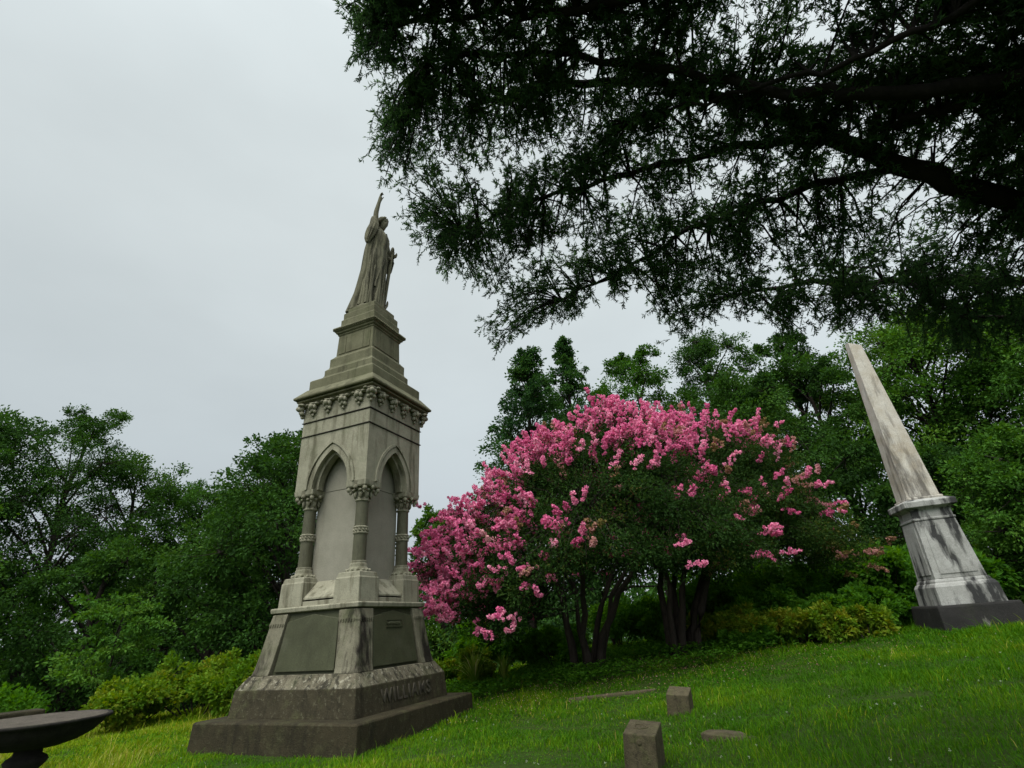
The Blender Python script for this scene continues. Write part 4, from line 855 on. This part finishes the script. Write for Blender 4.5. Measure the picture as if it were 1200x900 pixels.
    dm = ((tip[:, None] - node[None])**2).sum(-1); ii = np.argmin(dm + rng.random(dm.shape)*.25, 1); A = node[ii]
    L_ = np.linalg.norm(tip - A, axis=1); mid = (A + tip)/2 + np.stack([0*L_, 0*L_, .12*L_], 1) + rng.normal(0, .05, tip.shape)*L_[:, None]
    b = MB(); b.tubes(A - off, mid - off, tip - off, .012, .004, n=4)
    # sprays along every twig
    ns = 15; k = nt_*ns; ti = np.repeat(np.arange(nt_), ns); s = (1 - .66*rng.random(k)**2.3)[:, None]
    Pb = (1 - s)**2*A[ti] + 2*s*(1 - s)*mid[ti] + s*s*tip[ti] + rng.normal(0, .048, (k, 3))
    dirt = nrm((tip - A))[ti]; D = nrm(dirt*.55 + rng.normal(0, .7, (k, 3)) + np.array([0, 0, -.06])); sl_ = rng.uniform(.05, .18, k)
    E_ = Pb + D*sl_[:, None] + np.array([0, 0, -.03])
    b.tubes(Pb - off, (Pb + E_)/2 + np.array([0, 0, .01]) - off, E_ - off, .0035, .0015, n=3); b.build('twigs', M['bark3'], O)
    q = 24; n = k*q; si = np.repeat(np.arange(k), q); t = rng.uniform(.1, 1.0, n)[:, None]
    P = Pb[si]*(1 - t) + E_[si]*t; Dl = nrm(D[si]*.7 + rng.normal(0, .55, (n, 3))); ln = rng.uniform(.014, .06, n)*(1.2 - .5*t[:, 0])*rng.uniform(.7, 1.3, k)[si]
    tint = np.clip(.35 + rng.normal(0, .12, nt_)[ti][si] + rng.normal(0, .1, k)[si] + rng.normal(0, .12, n), 0, 1)
    c = MB(); c.leaves(P - off, Dl, ln, ln*.12 + .0055, rng, tint, fold=.1); c.build('foliage', M['juniper'], O)
juniper()

# ---------------------------------------------------------------- grass and ground cover
def grass():
    rng = np.random.default_rng(9); b = MB()
    def pts(n, x0, x1, y0, y1):
        x = rng.uniform(x0, x1, n); y = rng.uniform(y0, y1, n)
        c, s = math.cos(-MRZ), math.sin(-MRZ); lx = c*(x - MON[0]) - s*(y - MON[1]); ly = s*(x - MON[0]) + c*(y - MON[1])
        ok = (np.maximum(abs(lx), abs(ly)) > 1.83) & (np.hypot(x - 10.16, y - 13.29) > .8) & (np.abs(x) < y*1.2 + 2.5)
        for gx, gy, gr in ((1.19, 6.62, .16), (2.22, 9.15, .16), (2.28, 7.25, .16)): ok &= np.hypot(x - gx, y - gy) > gr
        return x[ok], y[ok]
    for (n, x0, x1, y0, y1, h, w) in ((120000, -8, 9, 3.4, 7, .06, .006), (150000, -11, 12, 7, 11, .07, .009), (130000, -15, 15, 11, 16, .09, .0135), (45000, -17, 16, 16, 20.5, .15, .022)):
        x, y = pts(n, x0, x1, y0, y1); m = len(x); z = T(x, y)
        patch = np.sin(x*1.3 + 2*np.sin(y*.7)) * np.sin(y*1.1 + 1.5*np.sin(x*.9)) ; fine = np.sin(x*4.1 + np.sin(y*3.3)*2)*np.sin(y*3.7 + 1.3*np.sin(x*2.9))
        under = np.exp(-(((x - 3.0)/3.6)**2 + ((y - 14.6)/1.9)**2))
        hh = h*(.9 + .4*patch + .35*fine)*rng.uniform(.45, 1.25, m)*(1 - .5*under)
        dry = np.clip(np.sin(x*.9 + 4.1 + np.sin(y*1.3))*np.sin(y*.8 + 2.2 + .6*np.sin(x*1.7)) - .25, 0, 1); tall = rng.random(m) < .015*(1 + patch) + .10*dry; hh = np.where(tall, hh*rng.uniform(1.5, 2.8, m), hh)
        az = rng.uniform(0, 6.28, m); ln = rng.uniform(.2, 1.25, m)*hh; d = np.stack([np.cos(az)*ln, np.sin(az)*ln], 1); s = np.stack([-np.sin(az), np.cos(az)], 1)*(w*rng.uniform(.6, 1.3, m))[:, None]
        P0 = np.stack([x, y, z - .01], 1); V = np.zeros((m, 5, 3))
        V[:, 0] = P0; V[:, 0, :2] -= s*.5; V[:, 1] = P0; V[:, 1, :2] += s*.5
        V[:, 2] = P0; V[:, 2, :2] += d*.35 + s*.4; V[:, 2, 2] += hh*.62
        V[:, 3] = P0; V[:, 3, :2] += d*.35 - s*.4; V[:, 3, 2] += hh*.62
        V[:, 4] = P0; V[:, 4, :2] += d; V[:, 4, 2] += hh
        left = np.clip((-x - 3.2)/3.5, 0, 1)  # yellower to the left: grass species and brighter light, both put into the tint
        blot = np.sin(x*.8 + 1.2*np.sin(y*.55 + 1))*np.sin(y*.65 + x*.3) + .6*np.sin(x*2.7 - y*1.9 + np.sin(x*5))*np.sin(y*2.2 + x)
        tint = np.clip(.27 + -.01 + .11*patch + .08*fine + .13*blot + .28*left + rng.normal(0, .12, m) + np.where(rng.random(m) < .03 + .12*dry, .45, 0) + np.where(tall, .15, 0) - .06*(x > 0), 0, 1)
        b.add(V.reshape(-1, 3), np.arange(m)[:, None]*5 + np.array([[0, 1, 2, 3]]), np.repeat(tint, 5)); 
        base = b.n - m*5
        b.F.append(np.arange(m)[:, None]*5 + np.array([[3, 2, 4]]) + base); b.S.append(False)
    tag(b.build('grass', M['grass'], None), 'mown grass with longer tufts and clover covering the slope', 'grass', kind='stuff')
    c = MB()                                        # broad leaved weeds and clover
    for n, x0, x1, y0, y1, s0, hh in ((26000, -8, 10, 3.5, 11, .024, .055), (9000, -9, 13, 10.5, 13.5, .04, .08), (16000, -2.2, 6.5, 13.0, 16.8, .085, .28)):
        x, y = pts(n, x0, x1, y0, y1); m = len(x)
        ok = (np.sin(x*2.1 + np.sin(y*1.7)*2) + np.sin(y*2.3 + x) + rng.normal(0, .7, m)) > .1; x, y = x[ok], y[ok]; m = len(x)
        P = np.stack([x, y, T(x, y) + hh*rng.uniform(.25, 1, m)], 1); az = rng.uniform(0, 6.28, m); D = np.stack([np.cos(az), np.sin(az), rng.normal(0, .35, m)], 1)
        s_ = s0*rng.uniform(.6, 1.4, m); c.leaves(P, D, s_, s_*.7, rng, np.clip(.3 + rng.normal(0, .15, m), 0, 1), flat=3.0)
    d = MB(); x, y = pts(220, -8, 11, 3.6, 11.5); m = len(x)      # clover heads
    i3 = np.repeat(np.arange(m), 9); q = nrm(rng.normal(size=(m*9, 3)))
    d.leaves(np.stack([x, y, T(x, y) + rng.uniform(.04, .09, m)], 1)[i3] + q*.004, q, .011, .008, rng, .8, flat=.5)
    tag(d.build('clover_heads', M['clover'], None), 'tiny pale clover flower heads scattered in the lawn', 'clover', kind='stuff')
    d = MB(); m = 2600; x = 2.2 + rng.normal(0, 3.0, m); y = 13.2 + rng.normal(0, 1.3, m)      # fallen petals
    d.leaves(np.stack([x, y, T(x, y) + rng.uniform(.03, .09, m)], 1), rng.normal(size=(m, 3))*np.array([1, 1, .3]), .022, .018, rng, np.clip(rng.normal(.5, .25, m), 0, 1), flat=2)
    tag(d.build('fallen_petals', M['seed'], None), 'fallen pink petals lying under the crape myrtles', 'petals', kind='stuff')
    tag(c.build('ground_cover', M['vine'], None), 'low broad leaved weeds and clover among the grass', 'weeds', kind='stuff')
grass()
